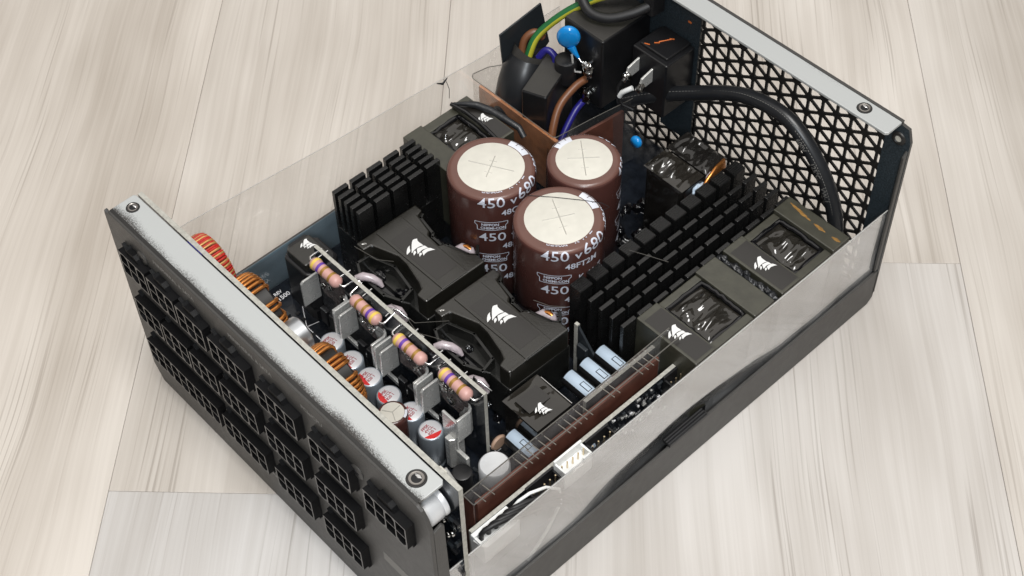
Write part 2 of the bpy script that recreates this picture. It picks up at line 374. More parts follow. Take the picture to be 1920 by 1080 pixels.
# ------------------------------------------------------------------ floor
fl = MB().box(-1500, 1700, -1500, 1700, -30, -8.3).build('floor', 'wood', None, smooth=0)
fl['kind'] = 'structure'; fl['label'] = 'pale grey-beige laminate floor of wood-grain planks'; fl['category'] = 'floor'
R2 = math.sqrt(0.5)
def plank(s0, s1, t0, t1):
    mb = MB().box(-(t1 - t0) / 2, (t1 - t0) / 2, -(s1 - s0) / 2 + 0.05, (s1 - s0) / 2 - 0.05, 0, 8.0)
    o = mb.build('plank', 'wood', None, smooth=0, bevel=0.22)
    s, t = (s0 + s1) / 2, (t0 + t1) / 2
    place(o, fl, ((s - t) * R2, (s + t) * R2, -8.0)); o.rotation_euler = (0, 0, math.radians(135))
    return o
SB = [-396, -201, -8, 90, 283.5, 477, 574]
JT = {-396: [120], -201: [420], -8: [-47], 90: [55.2], 283.5: [-330, 420], 477: [-120]}
for i in range(len(SB) - 1):
    ts = [-700] + JT[SB[i]] + [900]
    for j in range(len(ts) - 1):
        o = plank(SB[i], SB[i + 1], ts[j] + 0.05, ts[j + 1] - 0.05)
        o.color = {(-201, 0): (0.97, 0.925, 0.865, 1), (-8, 1): (0.98, 0.94, 0.885, 1), (-8, 0): (1.0, 1.0, 1.0, 1), (90, 0): (0.93, 0.915, 0.895, 1), (90, 1): (1.0, 0.965, 0.915, 1)}.get((SB[i], j), (1.0, 0.97, 0.925, 1))

# ------------------------------------------------------------------ power supply: casing
PS = empty('power_supply', (75, 100, 0))
PS['label'] = 'opened black computer power supply with exposed capacitors, heatsinks and clear plastic film'
PS['category'] = 'power supply'
LY = 203.0
MB().box(1, 149, 1.2, LY - 1.2, 0.3, 1.3).build('case_floor', 'coat_dark', PS, smooth=0)
def yzwall(x0, x1, top, name, mats, inner):
    mb = MB(); mb.prism([(1.2, 1.2), (3, 0.3), (200, 0.3), (202.6, 2.6), (202.6, top - 0.8), (201.6, top), (1.2, top)], x0, x1, 'x')
    o = mb.build(name, mats, PS, smooth=0, bevel=0.25)
    xs = inner
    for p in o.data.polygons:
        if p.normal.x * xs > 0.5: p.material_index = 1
    return o
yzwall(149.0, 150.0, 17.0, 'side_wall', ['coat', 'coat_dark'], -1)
yzwall(0.0, 1.0, 23.2, 'side_wall', ['coat', 'blue_zinc'], 1)
# front panel ------------------------------------------------------
pts = [(0, 7.5), (3.8, 0.6), (146, 0.3), (150, 4), (150, 79), (149, 82.5), (147.2, 85.2), (145.2, 86), (2.5, 86), (1.6, 84.6), (0.6, 85.6), (0, 84)]
FP = MB().prism(pts, 0, 1.2, 'y').build('front_panel', 'coat', PS, smooth=0, bevel=0.3)
FP['label'] = 'dark grey front panel with three rows of modular cable sockets'
mb = MB()
MB().prism([(0.02, 83.9), (1.9, 83.9), (1.9, 86.12), (0.9, 86.1), (0.35, 85.7)], 2.6, 144.8, 'x').build('fold', 'coat_dark', FP, smooth=40)
o = MB().prism([(2.4, 1.25), (145.0, 1.25), (145.0, 9.5), (144.0, 10.4), (3.0, 10.4), (2.2, 9.6)], 84.9, 86.06, 'z').build('top_flange', 'strip_front', FP, smooth=0, bevel=0.25)
def screw_hole(x, y, z, r, parent, bright=False):
    mb = MB().lathe([(r * 1.5, 0.0), (r * 1.42, 0.18), (r * 1.1, 0.22), (r * 0.98, 0.1), (r * 0.9, 0.12)], (x, y, z), seg=36, mis=[0, 0, 1, 1])
    mb.lathe([(r * 0.98, 0.101), (r * 0.55, 0.14), (0.05, 0.16)], (x, y, z), seg=36, mi=2)
    mb.blob((x - 0.15 * r, y + 0.42 * r, z + 0.2), r * 0.55, r * 0.28, 0.16, 2, 0.3, mi=3)
    return mb.build('screw_hole', ['coat_dark', 'screw', 'black_hole', 'tin_bright'], parent)
screw_hole(6.6, 6.6, 86.06, 1.45, FP); screw_hole(139.0, 5.6, 86.06, 1.95, FP)
def panel_screw(x, z, r=2.6):
    mb = MB().lathe([(r, 0), (r, -0.25), (r - 0.35, -0.5), (0.9, -0.62)], (x, -0.02, z), 'y', 32)
    for a in (0.4, 1.97):
        c, s_ = math.cos(a), math.sin(a); pts = [(x + c * u - s_ * w, z + s_ * u + c * w) for u, w in ((-1.15, -0.22), (1.15, -0.22), (1.15, 0.22), (-1.15, 0.22))]
        mb.prism(pts, -0.75, -0.6, 'y', 1)
    return mb.build('panel_screw', ['coat', 'screw_dark'], FP)
panel_screw(18.9, 78.4); panel_screw(119.8, 73.8)
# side fold of the front panel
MB().prism([(1.25, 14), (5.6, 14), (5.0, 76.4), (4.2, 77.4), (1.25, 76.2)], 149.0, 149.9, 'x').build('side_flange', 'coat', FP, smooth=0, bevel=0.2)
# faint printed words (row captions, hardly darker than the coat)
pf = lambda u, v: (u, -0.06, v)
lettering([('PERIPHERAL & SATA', 2.3, 25.5, 81.6, 0.05), ('PERIPHERAL & SATA', 2.3, 62.5, 80.8, 0.05), ('PCIe/CPU', 2.3, 96, 79.8, 0.05),
           ('PCIe/CPU', 2.1, 74.0, 60.2, 0.05), ('24-PIN ATX', 2.3, 40, 14.5, 0.05), ('MOTHERBOARD', 2.3, 56, 14.4, 0.05), ('PCIe/CPU', 2.3, 97.0, 13.6, 0.05)], pf, 'caption', FP)
MB().prism([(126, 38.4), (142, 38.4), (142, 33.8), (126, 34.2)], -0.06, 0.0, 'y').build('panel_label', 'print_grey', FP, smooth=0)
# modular sockets --------------------------------------------------
def socket(x0, zt, n, bump):
    w = 4.2 * n + 1.0; h = 10.2; x1 = x0 + w; z0 = zt - h; yf = -3.0
    mb = MB(); t = 0.5
    mb.box(x0 + 0.02, x1 - 0.02, -0.32, -0.03, z0 + 0.02, zt - 0.02, 2); mb.box(x0 - 0.35, x1 + 0.35, -0.07, -0.02, z0 - 0.2, zt + 0.45, 2)  # black sheets stand in for cell depth, the cutout gap and its shadow
    for a in ((x0, x1, zt - t, zt), (x0, x1, z0, z0 + t)): mb.box(a[0], a[1], yf, -0.05, a[2], a[3])
    for k in range(n + 1):
        xx = x0 + (w - t) * k / n; mb.box(xx, xx + t, yf + 0.02, -0.04, z0 + t - 0.01, zt - t + 0.01)
    zm = (z0 + zt) / 2; mb.box(x0 + t, x1 - t, yf + 0.015, -0.045, zm - 0.2, zm + 0.2)
    # keyed cells: corner fillets
    for k in range(n):
        for r in (0, 1):
            if (k + r) % 2 == (0 if bump else 1): continue
            a = x0 + (w - t) * k / n + t; b = x0 + (w - t) * (k + 1) / n
            lo, hi = (z0 + t, zm - 0.27) if r == 0 else (zm + 0.27, zt - t); c = 1.15
            if r == 0:
                mb.prism([(a, lo), (a + c, lo), (a, lo + c)], yf + 0.03, -0.06, 'y'); mb.prism([(b, lo), (b, lo + c), (b - c, lo)], yf + 0.03, -0.06, 'y')
            else:
                mb.prism([(a, hi), (a, hi - c), (a + c, hi)], yf + 0.03, -0.06, 'y'); mb.prism([(b, hi), (b - c, hi), (b, hi - c)], yf + 0.03, -0.06, 'y')
    o = mb.build('cable_socket', ['conn', 'conn_rim_sheen', 'black_hole'], PS, smooth=0)
    for p in o.data.polygons:
        if p.normal.y < -0.9 and p.material_index == 0 : p.material_index = 1
    m2 = MB()
    m2.prism([(x0, zt - 0.01), (x0 - 0.2, zt + 1.3), (x0 + 1.4, zt - 0.01)], -1.2, -0.05, 'y')
    m2.prism([(x1, z0 + 0.01), (x1 + 0.1, z0 - 1.0), (x1 - 0.9, z0 + 0.01)], -1.2, -0.05, 'y')
    if bump:
        c = (x0 + x1) / 2
        m2.prism([(c - 3.6, zt - 0.01), (c - 3.4, zt + 2.9), (c - 2.6, zt + 2.1), (c + 0.6, zt + 2.2), (c + 2.2, zt + 1.4), (c + 3.2, zt - 0.01)], -2.0, -0.05, 'y')
    m2.build('latch', 'conn', o, smooth=0)
    return o
for x, n in ((8.9, 3), (23.6, 3), (38.4, 3), (54.6, 4), (77.6, 4), (101.4, 4), (125.4, 4)): socket(x, 75.6 + (60 - x) * 0.01, n, True)
for x, n in ((9.4, 3), (24.1, 3), (38.9, 3), (54.4, 4), (77.0, 4), (100.7, 4)): socket(x, 53.7, n, False)
for x, n in ((8.4, 9), (49.9, 5), (77.0, 4), (100.5, 4)): socket(x, 31.3, n, False)

# rear panel -------------------------------------------------------
RP = MB()
GX0, GX1, GZ0, GZ1 = 61.5, 140.5, 4.0, 79.0
y0, y1 = LY - 1.2, LY
RP.prism([(GX1, 2.6), (148.5, 2.6), (150, 5), (150, 79.4), (148.4, 84.4), (145.4, 84.8), (145.4, 86), (GX1, 86)], y0, y1, 'y')
RP.box(GX0, GX1, y0, y1, GZ1, 86); RP.box(GX0, GX1, y0, y1, 0.4, GZ0)
RP.box(0, GX0, y0, y1, 26.5, 86); RP.box(46.5, GX0, y0, y1, 16.5, 26.5); RP.box(0, 27, y0, y1, 0.4, 26.5); RP.box(27, GX0, y0, y1, 0.4, 2.5)
RPo = RP.build('rear_panel', ['coat', 'inner_paint'], PS, smooth=0)
for p in RPo.data.polygons:
    if p.normal.y < -0.9: p.material_index = 1
RPo['label'] = 'rear panel with triangular ventilation grille'
a_ = 6.78; dx = a_ * math.cos(math.pi / 6)
def lattice(x0, x1, z0, z1, name):
    mb = MB(); ya, yb = y0 + 0.45, y1 - 0.15; ins = 0.52; ox = GX0 + 0.9
    i0 = int((x0 - ox) / dx) - 2; i1 = int((x1 - ox) / dx) + 2
    for i in range(i0, i1):
        for j in range(-3, int((z1 - z0) / a_) + 4):
            for up in (0, 1):
                xa, xb = ox + i * dx, ox + (i + 1) * dx
                zl = z0 + j * a_ + (a_ / 2 if i % 2 else 0)
                T = [(xa, zl), (xb, zl + a_ / 2), (xa, zl + a_)] if up == 0 else [(xb, zl - a_ / 2), (xb, zl + a_ / 2), (xa, zl)]
                cx = sum(p[0] for p in T) / 3; cz = sum(p[1] for p in T) / 3
                if not (x0 - 2.2 < cx < x1 + 2.2 and z0 - 2.2 < cz < z1 + 2.2): continue
                T = [(min(max(px, x0 - 2), x1 + 2), min(max(pz, z0 - 2), z1 + 2)) for px, pz in T]
                c = Vector((cx, cz)); O = [Vector(p) for p in T]; rin = a_ / (2 * math.sqrt(3)); k = (rin - ins) / rin
                I = [c + (p - c) * k for p in O]
                J = []
                for q in range(3):
                    p, pn, pp = I[q], I[(q + 1) % 3], I[q - 1]; J += [p + (pp - p) * 0.12, p + (pn - p) * 0.12]
                n = len(mb.v)
                for y in (ya, yb):
                    mb.v += [(p.x, y, p.y) for p in O] + [(p.x, y, p.y) for p in J]
                def F(*ix): mb.f.append(list(ix)); mb.m.append(0)
                for b in (0, 9):
                    for q in range(3):
                        e = (q + 1) % 3
                        F(n + b + q, n + b + e, n + b + 3 + 2 * e, n + b + 3 + 2 * q + 1)
                        F(n + b + q, n + b + 3 + 2 * q + 1, n + b + 3 + 2 * q)
                for q in range(6):
                    e = (q + 1) % 6; F(n + 3 + q, n + 3 + e, n + 12 + e, n + 12 + q)
    return mb.build(name, 'coat_dark', RPo, smooth=0)
lattice(GX0, GX1, GZ0, GZ1, 'grille'); lattice(27, 61.4, 2.5, 26.5, 'grille')
MB().prism([(1.5, LY - 9.0), (144.6, LY - 9.0), (145.4, LY - 8.0), (145.4, LY - 1.25), (1.5, LY - 1.25)], 84.9, 86.06, 'z').build('top_flange', 'strip_rear', RPo, smooth=0, bevel=0.25)
screw_hole(133.2, 198.2, 86.06, 1.7, RPo)
MB().lathe([(2.6, 0), (2.4, -0.5), (1.5, -0.75), (1.2, -0.4)], (145.6, LY - 1.2, 79.0), 'y', 28).build('corner_boss', 'coat_dark', RPo)
MB().lathe([(1.15, 0), (0.05, -0.02)], (145.6, LY - 1.62, 79.0), 'y', 20).build('corner_hole', 'cream', RPo)
MB().prism([(LY - 1.25, 18), (LY - 3.0, 18), (LY - 3.0, 74), (LY - 1.25, 76)], 149.0, 149.9, 'x').build('side_flange', 'coat', RPo, smooth=0, bevel=0.2)
MB().box(30, 52, LY - 1.55, LY - 1.21, 70, 83).build('inner_patch', 'inner_paint', RPo, smooth=0, bevel=0.3)
# clip tab on the right wall
mb = MB().box(147.2, 150.15, 96.5, 114, 17.02, 18.4)
for k in range(3): mb.cyl((147.4 + 1.0 * k, 96.3, 18.3), 0.52, 17.8, 'y', 12)
mb.build('clip_tab', 'rubber', PS, smooth=50)
# ------------------------------------------------------------------ boards
MBd = MB().box(2.0, 147.0, 13, 199, 5.4, 7.0).build('main_board', 'pcb_black', PS, smooth=0)
MBd['label'] = 'glossy black main circuit board'
pz = lambda u, v: (8.6 - v, 47.0 + u, 7.06)
lettering([('1500', 2.6, 0.5, 0.2, 0.05), ('REV', 1.9, 0.8, 3.0, 0.04)], pz, 'print_white', MBd)
mb = MB()
for a in (((10.5, 55), (24, 47.5)), ((24, 47.5), (46, 47.2)), ((24.1, 47.4), (25.3, 52)), ((104, 60), (112, 60)), ((108, 58), (108, 62)), ((63, 168), (72, 171)), ((66, 171.5), (75, 174.5))):
    (xa, ya), (xb, yb) = a; d = Vector((xb - xa, yb - ya)).normalized(); nn = Vector((-d.y, d.x)) * 0.13
    mb.prism([(xa + nn.x, ya + nn.y), (xa - nn.x, ya - nn.y), (xb - nn.x, yb - nn.y), (xb + nn.x, yb + nn.y)], 7.02, 7.07, 'z')
mb.build('print_line', 'print_white', MBd, smooth=0)
def board(name, x0, x1, y0, y1, z0, z1, face, edge, thin, label=None, bevel=0.1):
    o = MB().box(x0, x1, y0, y1, z0, z1).build(name, [face, edge], PS, smooth=0, bevel=bevel)
    for p in o.data.polygons:
        if abs(p.normal[thin]) < 0.5: p.material_index = 1
    if label: o['label'] = label
    return o
CB = board('connector_board', 3.0, 149.6, 10.75, 12.35, 12, 86.2, 'pcb_black', 'pcb_edge', 1, 'upright board behind the front panel')
MB().prism([(29, 10.5), (37, 10.5), (36, 10.74), (30, 10.74)], 82.0, 86.1, 'z').build('blue_tape', 'wire_blue', CB, smooth=0)
RB = board('rectifier_board', 27.2, 110.2, 54.0, 55.4, 9, 47.0, 'pcb_black', 'pcb_edge', 1, 'upright board carrying four pink resistors')
# tiny parts on the end of the connector board
random.seed(3); mb = MB()
for k in range(46):
    x = random.uniform(138, 149); z = random.uniform(20, 74); w = random.uniform(0.4, 1.1); h = random.uniform(0.4, 1.0)
    mb.box(x - w, x + w, 9.9, 10.74, z - h, z + h, random.choice([0, 0, 0, 1, 1, 2]))
mb.build('surface_parts', ['plastic_black', 'dark_plate', 'solder'], CB, smooth=0, kind='stuff')
for x, z in ((143.5, 66), (145, 60), (147, 63)): MB().blob((x, 9.6, z), 0.9, 0.9, 0.9, z, 0.15).build('solder_joint', 'solder', CB)
# silver cans lying between panel / boards
mb = MB().lathe([(4.3, 0.2), (4.9, 0.9), (4.9, 5.6), (4.55, 6.2), (4.9, 6.8), (4.9, 7.6), (4.2, 8.0)], (141.6, 2.4, 74.0), 'y', 40)
mb.build('front_can', 'white_can', PS)
mb = MB().lathe([(5.6, 0), (5.6, 11.2), (5.1, 11.7), (4.9, 11.72)], (63.0, 12.4, 61.6), 'y', 48)
mb.build('lying_can', 'silver_can', PS)

# toroid inductors behind the connector board -----------------------
def toroid(cx, cz, R, r, yc, half, turns, wire_r, mats, skip, name, a0=-100, a1=190, seedv=0):
    """ring core with its axis front to back; every turn is a wire loop round the ring"""
    rnd = random.Random(seedv)
    core = MB(); prof = []
    for k in range(57):
        pass
    seg = 56; vs = []; fs = []
    for k in range(seg):
        a = 2 * math.pi * k / seg
        for rr, yy in ((R, yc - half), (R, yc + half), (R - 2 * r, yc + half), (R - 2 * r, yc - half)):
            vs.append((cx + rr * math.cos(a), yy, cz + rr * math.sin(a)))
        for q in range(4): fs.append((4 * k + q, 4 * k + (q + 1) % 4, 4 * ((k + 1) % seg) + (q + 1) % 4, 4 * ((k + 1) % seg) + q))
    core.add(vs, fs)
    o = core.build(name, 'core_dark', PS, smooth=40, bevel=0.5)
    for k in range(turns):
        a = math.radians(a0 + (a1 - a0) * k / (turns - 1)) + rnd.uniform(-0.02, 0.02)
        if any(s0 < math.degrees(a) < s1 for s0, s1 in skip): continue
        tw = math.radians(3.0) + rnd.uniform(-0.02, 0.02); path = []
        Ro, Ri, h = R + wire_r, R - 2 * r - wire_r, half + wire_r
        loop = [(Ro, -h * 0.55), (Ro, h * 0.55), (Ro - 0.5, h * 0.9), (Ro - 1.4, h), ((Ro + Ri) / 2, h), (Ri + 1, h), (Ri, h * 0.6), (Ri, -h * 0.6), (Ri + 1, -h), ((Ro + Ri) / 2, -h), (Ro - 1.4, -h), (Ro - 0.5, -h * 0.9)]
        for q, (rr, yy) in enumerate(loop):
            aa = a + tw * (q / len(loop) - 0.5)
            path.append((cx + rr * math.cos(aa), yc + yy, cz + rr * math.sin(aa)))
        m = mats[k % len(mats)]
        MB().tube(path, wire_r, 8, closed=True).build('winding', m, o, smooth=80)
    return o
toroid(20.5, 60.5, 9.6, 2.6, 18.6, 4.0, 44, 0.42, ['wire_red', 'wire_gold', 'wire_red', 'wire_red', 'wire_gold'], [], 'red_toroid', -60, 150, 1)
toroid(45.6, 60.6, 10.6, 2.8, 18.6, 4.2, 24, 0.64, ['copper'], [(54, 71), (22, 40), (-12, 4)], 'copper_toroid', -60, 170, 2)
toroid(82.6, 60.4, 10.6, 2.8, 18.6, 4.2, 30, 0.64, ['copper'], [(86, 102), (50, 70)], 'copper_toroid', -60, 175, 3)
# ------------------------------------------------------------------ large capacitors
def big_cap(cx, cy, R, zt, stripe, cross, text_a, code, label):
    zb = 7.0; rr = 1.9
    prof = [(R - 0.6, zb), (R, zb + 0.8), (R, zt - rr)]
    for k in range(1, 9):
        a = math.pi / 2 * k / 8; prof.append((R - rr + rr * math.cos(a), zt - rr + rr * math.sin(a)))
    rd = R * 0.755; prof.append((rd, zt + 0.02))
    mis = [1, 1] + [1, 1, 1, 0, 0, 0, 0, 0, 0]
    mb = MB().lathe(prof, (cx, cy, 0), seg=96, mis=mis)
    o = mb.build('capacitor', ['sleeve_rim_lit', 'sleeve_side'], PS, smooth=60, label=label)
    MB().lathe([(rd + 0.05, zt - 0.3), (rd - 0.02, zt + 0.0), (rd - 0.15, zt + 0.06)], (cx, cy, 0), seg=96).build('top_disc', 'cream', o)
    zd = zt + 0.05
    def surf(off):
        def fn(u, v):
            """u: arc length from text angle, v: height above the shoulder; wraps over the rim"""
            a = math.radians(text_a) + u / R
            if v <= 0: r, z = R + off, zt - rr + v
            elif v <= rr * math.pi / 2:
                b = v / rr; r, z = R - rr + (rr + off) * math.cos(b), zt - rr + (rr + off) * math.sin(b)
            else: r, z = R - rr - (v - rr * math.pi / 2), zt + off + 0.02
            return (cx + r * math.cos(a), cy + r * math.sin(a), z)
        return fn
    # polarity stripe patches over the rim and down the side
    f = surf(0.05); w = R * math.radians(36); u0 = R * math.radians(stripe - text_a)
    MB().grid(lambda i, j: f(u0 - w / 2 + w * i, -40 + 44.6 * j), 14, 40).build('polarity_stripe', 'cap_stripe', o, smooth=60, recalc=False)
    g = surf(0.1); mb = MB()
    for du in (-1.6, 1.6): mb.grid(lambda i, j, du=du: g(u0 + du - 0.13 + 0.26 * i, -1.4 + 4.8 * j), 1, 16)
    mb.grid(lambda i, j: g(u0 - 1.6 + 3.2 * i, -1.5 + 0.28 * j), 8, 1)
    mb.build('stripe_mark', 'sleeve_side', o, smooth=0, recalc=False)
    # scored vent cross with serif strokes
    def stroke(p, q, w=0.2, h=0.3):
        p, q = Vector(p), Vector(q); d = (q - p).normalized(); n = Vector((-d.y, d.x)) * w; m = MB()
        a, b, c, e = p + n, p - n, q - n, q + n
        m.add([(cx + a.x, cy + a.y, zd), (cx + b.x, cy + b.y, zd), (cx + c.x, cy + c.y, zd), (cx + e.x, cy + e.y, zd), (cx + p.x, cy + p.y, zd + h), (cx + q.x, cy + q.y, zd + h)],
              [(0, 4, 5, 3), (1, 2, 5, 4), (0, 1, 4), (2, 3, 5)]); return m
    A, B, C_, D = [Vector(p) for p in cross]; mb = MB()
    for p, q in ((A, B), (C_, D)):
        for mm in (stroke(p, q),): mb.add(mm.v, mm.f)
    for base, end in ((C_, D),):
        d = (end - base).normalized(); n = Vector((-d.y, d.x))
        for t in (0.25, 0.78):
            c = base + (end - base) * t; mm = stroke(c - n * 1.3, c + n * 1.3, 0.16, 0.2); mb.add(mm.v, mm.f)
    mb.build('vent_cross', 'score_shade', o, smooth=0)
    lt = surf(0.07); k = R / 15.0; lines = []
    def block(v):
        return [('450', 5.6 * k, 0, v, 0.02), ('v', 5.0 * k, 11.2 * k, v, 0.05), ('680', 6.0 * k, 14.2 * k, v + 0.4, 0.03), ('\u00b5F(M)', 3.6 * k, 26.8 * k, v + 1.2, 0.08),
                (code, 3.5 * k, 8.0 * k, v - 4.3, 0.06), ('K  M  Z', 3.1 * k, 12.5 * k, v + 6.0, 0.04), ('NIPPON', 1.65 * k, 1.0 * k, v + 7.5, 0.05), ('CHEMI-CON', 1.55 * k, 0.7 * k, v + 5.9, 0.05)]
    VB = (-1.9 * k, -18.4, -34.6); vmax = rr * math.pi / 2 + (R - rr - rd) - 0.15
    for v in VB: lines += block(v)
    mb = MB()
    for s_, size, uu, vv, bold in lines:
        vs, fs = text2d(s_, size, bold, size * 0.22); P2 = [(uu + a * (1.12 if size > 4 else 1.0), vv + b) for a, b in vs]
        mb.add([lt(*q) for q in P2], [f_ for f_ in fs if max(P2[i][1] for i in f_) < vmax])
    mb.build('lettering', 'cap_print', o, smooth=0, weld=False, recalc=False)
    mb = MB()
    for v in VB:
        if v > -5: continue
        pts = [(-0.4, v + 5.4), (9.2, v + 5.4), (9.2, v + 7.4), (10.0, v + 8.2), (10.0, v + 9.3), (-1.2, v + 9.3), (-1.2, v + 8.2), (-0.4, v + 7.4)]
        for q in range(8):
            p0, p1 = Vector(pts[q]) * 1, Vector(pts[(q + 1) % 8]); d = (p1 - p0).normalized(); nn = Vector((-d.y, d.x)) * 0.12
            mb.grid(lambda i, j: lt(*( (p0 + (p1 - p0) * i + nn * (2 * j - 1)) * k)), 6, 1)
    mb.build('maker_frame', 'cap_print', o, smooth=0, recalc=False)
    return o
big_cap(49.3, 113.6, 15.0, 58.0, 90, [(-7.3, -3.6), (6.8, 4.1), (-2.7, 4.4), (2.3, -4.3)], -60.5, '48GT5M', 'brown capacitor nearest the left heatsink')
big_cap(68.3, 138.4, 12.75, 58.0, 178, [(-4.0, -3.9), (3.1, 4.3), (-6.8, 5.2), (5.8, -4.9)], 20, '48FT2M', 'smaller brown capacitor at the back of the trio')
big_cap(81.5, 113.8, 15.1, 58.0, 84, [(-2.9, -4.5), (2.2, 5.1), (-7.4, 4.2), (6.7, -3.2)], -67, '48FT2M', 'front brown capacitor with a thin dark thread on top')
MB().tube([(66.8, 112.9, 58.25), (74, 119.0, 58.3), (82, 125.2, 58.3), (86.5, 128.4, 58.1), (89, 129.6, 57.2), (88.5, 127.2, 57.3)], 0.11, 6).build('glue_thread', 'ink', PS)

# ------------------------------------------------------------------ heatsinks
def fin_mesh(x0, x1, y0, y1, z0, z1, ridged=False):
    mb = MB()
    if not ridged: mb.box(x0, x1, y0, y1, z0, z1)
    else:
        n = 6; w = (x1 - x0) / n; pts = [(x0, z0)]
        for k in range(n): pts += [(x0 + k * w, z1), (x0 + k * w + w * 0.6, z1), (x0 + k * w + w * 0.62, z1 - 0.35), (x0 + (k + 1) * w - 0.01, z1 - 0.35)]
        pts += [(x1, z0)]
        mb.prism(pts, y0, y1, 'y')
    return mb
HA = MB().box(12.0, 26.6, 73.9, 111.4, 7.0, 30.0).build('heatsink', 'fin', PS, smooth=0, bevel=0.2, label='small black finned heatsink beside the left film')
f0 = None
for i in range(5):
    for j in range(5):
        x, y = 12.0 + 3.22 * i, 73.9 + 7.55 * j
        if f0 is None: f0 = fin_mesh(x, x + 1.7, y, y + 6.1, 30.0, 47.0).build('fin', 'fin', HA, smooth=0, bevel=0.18)
        else: dup(f0, HA, (x + 0.85, y + 3.05, 30.0))
HB = MB().box(96.6, 121.2, 104.2, 187.2, 13.0, 17.0).build('heatsink', 'fin', PS, smooth=0, bevel=0.2, label='long black finned heatsink beside the right chokes')
MB().box(96.6, 99.8, 104.2, 187.2, 7.0, 12.9).build('heatsink_leg', 'fin', HB, smooth=0)
f1 = f2 = None; py = 7.42
for j in range(11):
    y = 104.2 + py * j
    if f1 is None: f1 = fin_mesh(96.6, 101.2, y, y + 5.6, 17.0, 45.6, True).build('ridged_block', 'fin', HB, smooth=0)
    else: dup(f1, HB, (98.9, y + 2.8, 17.0))
    for i in range(4):
        x = 104.6 + 4.85 * i
        if f2 is None: f2 = fin_mesh(x, x + 1.5, y, y + 6.0, 17.0, 45.0).build('fin', 'fin', HB, smooth=0, bevel=0.18)
        else: dup(f2, HB, (x + 0.75, y + 3.0, 17.0))

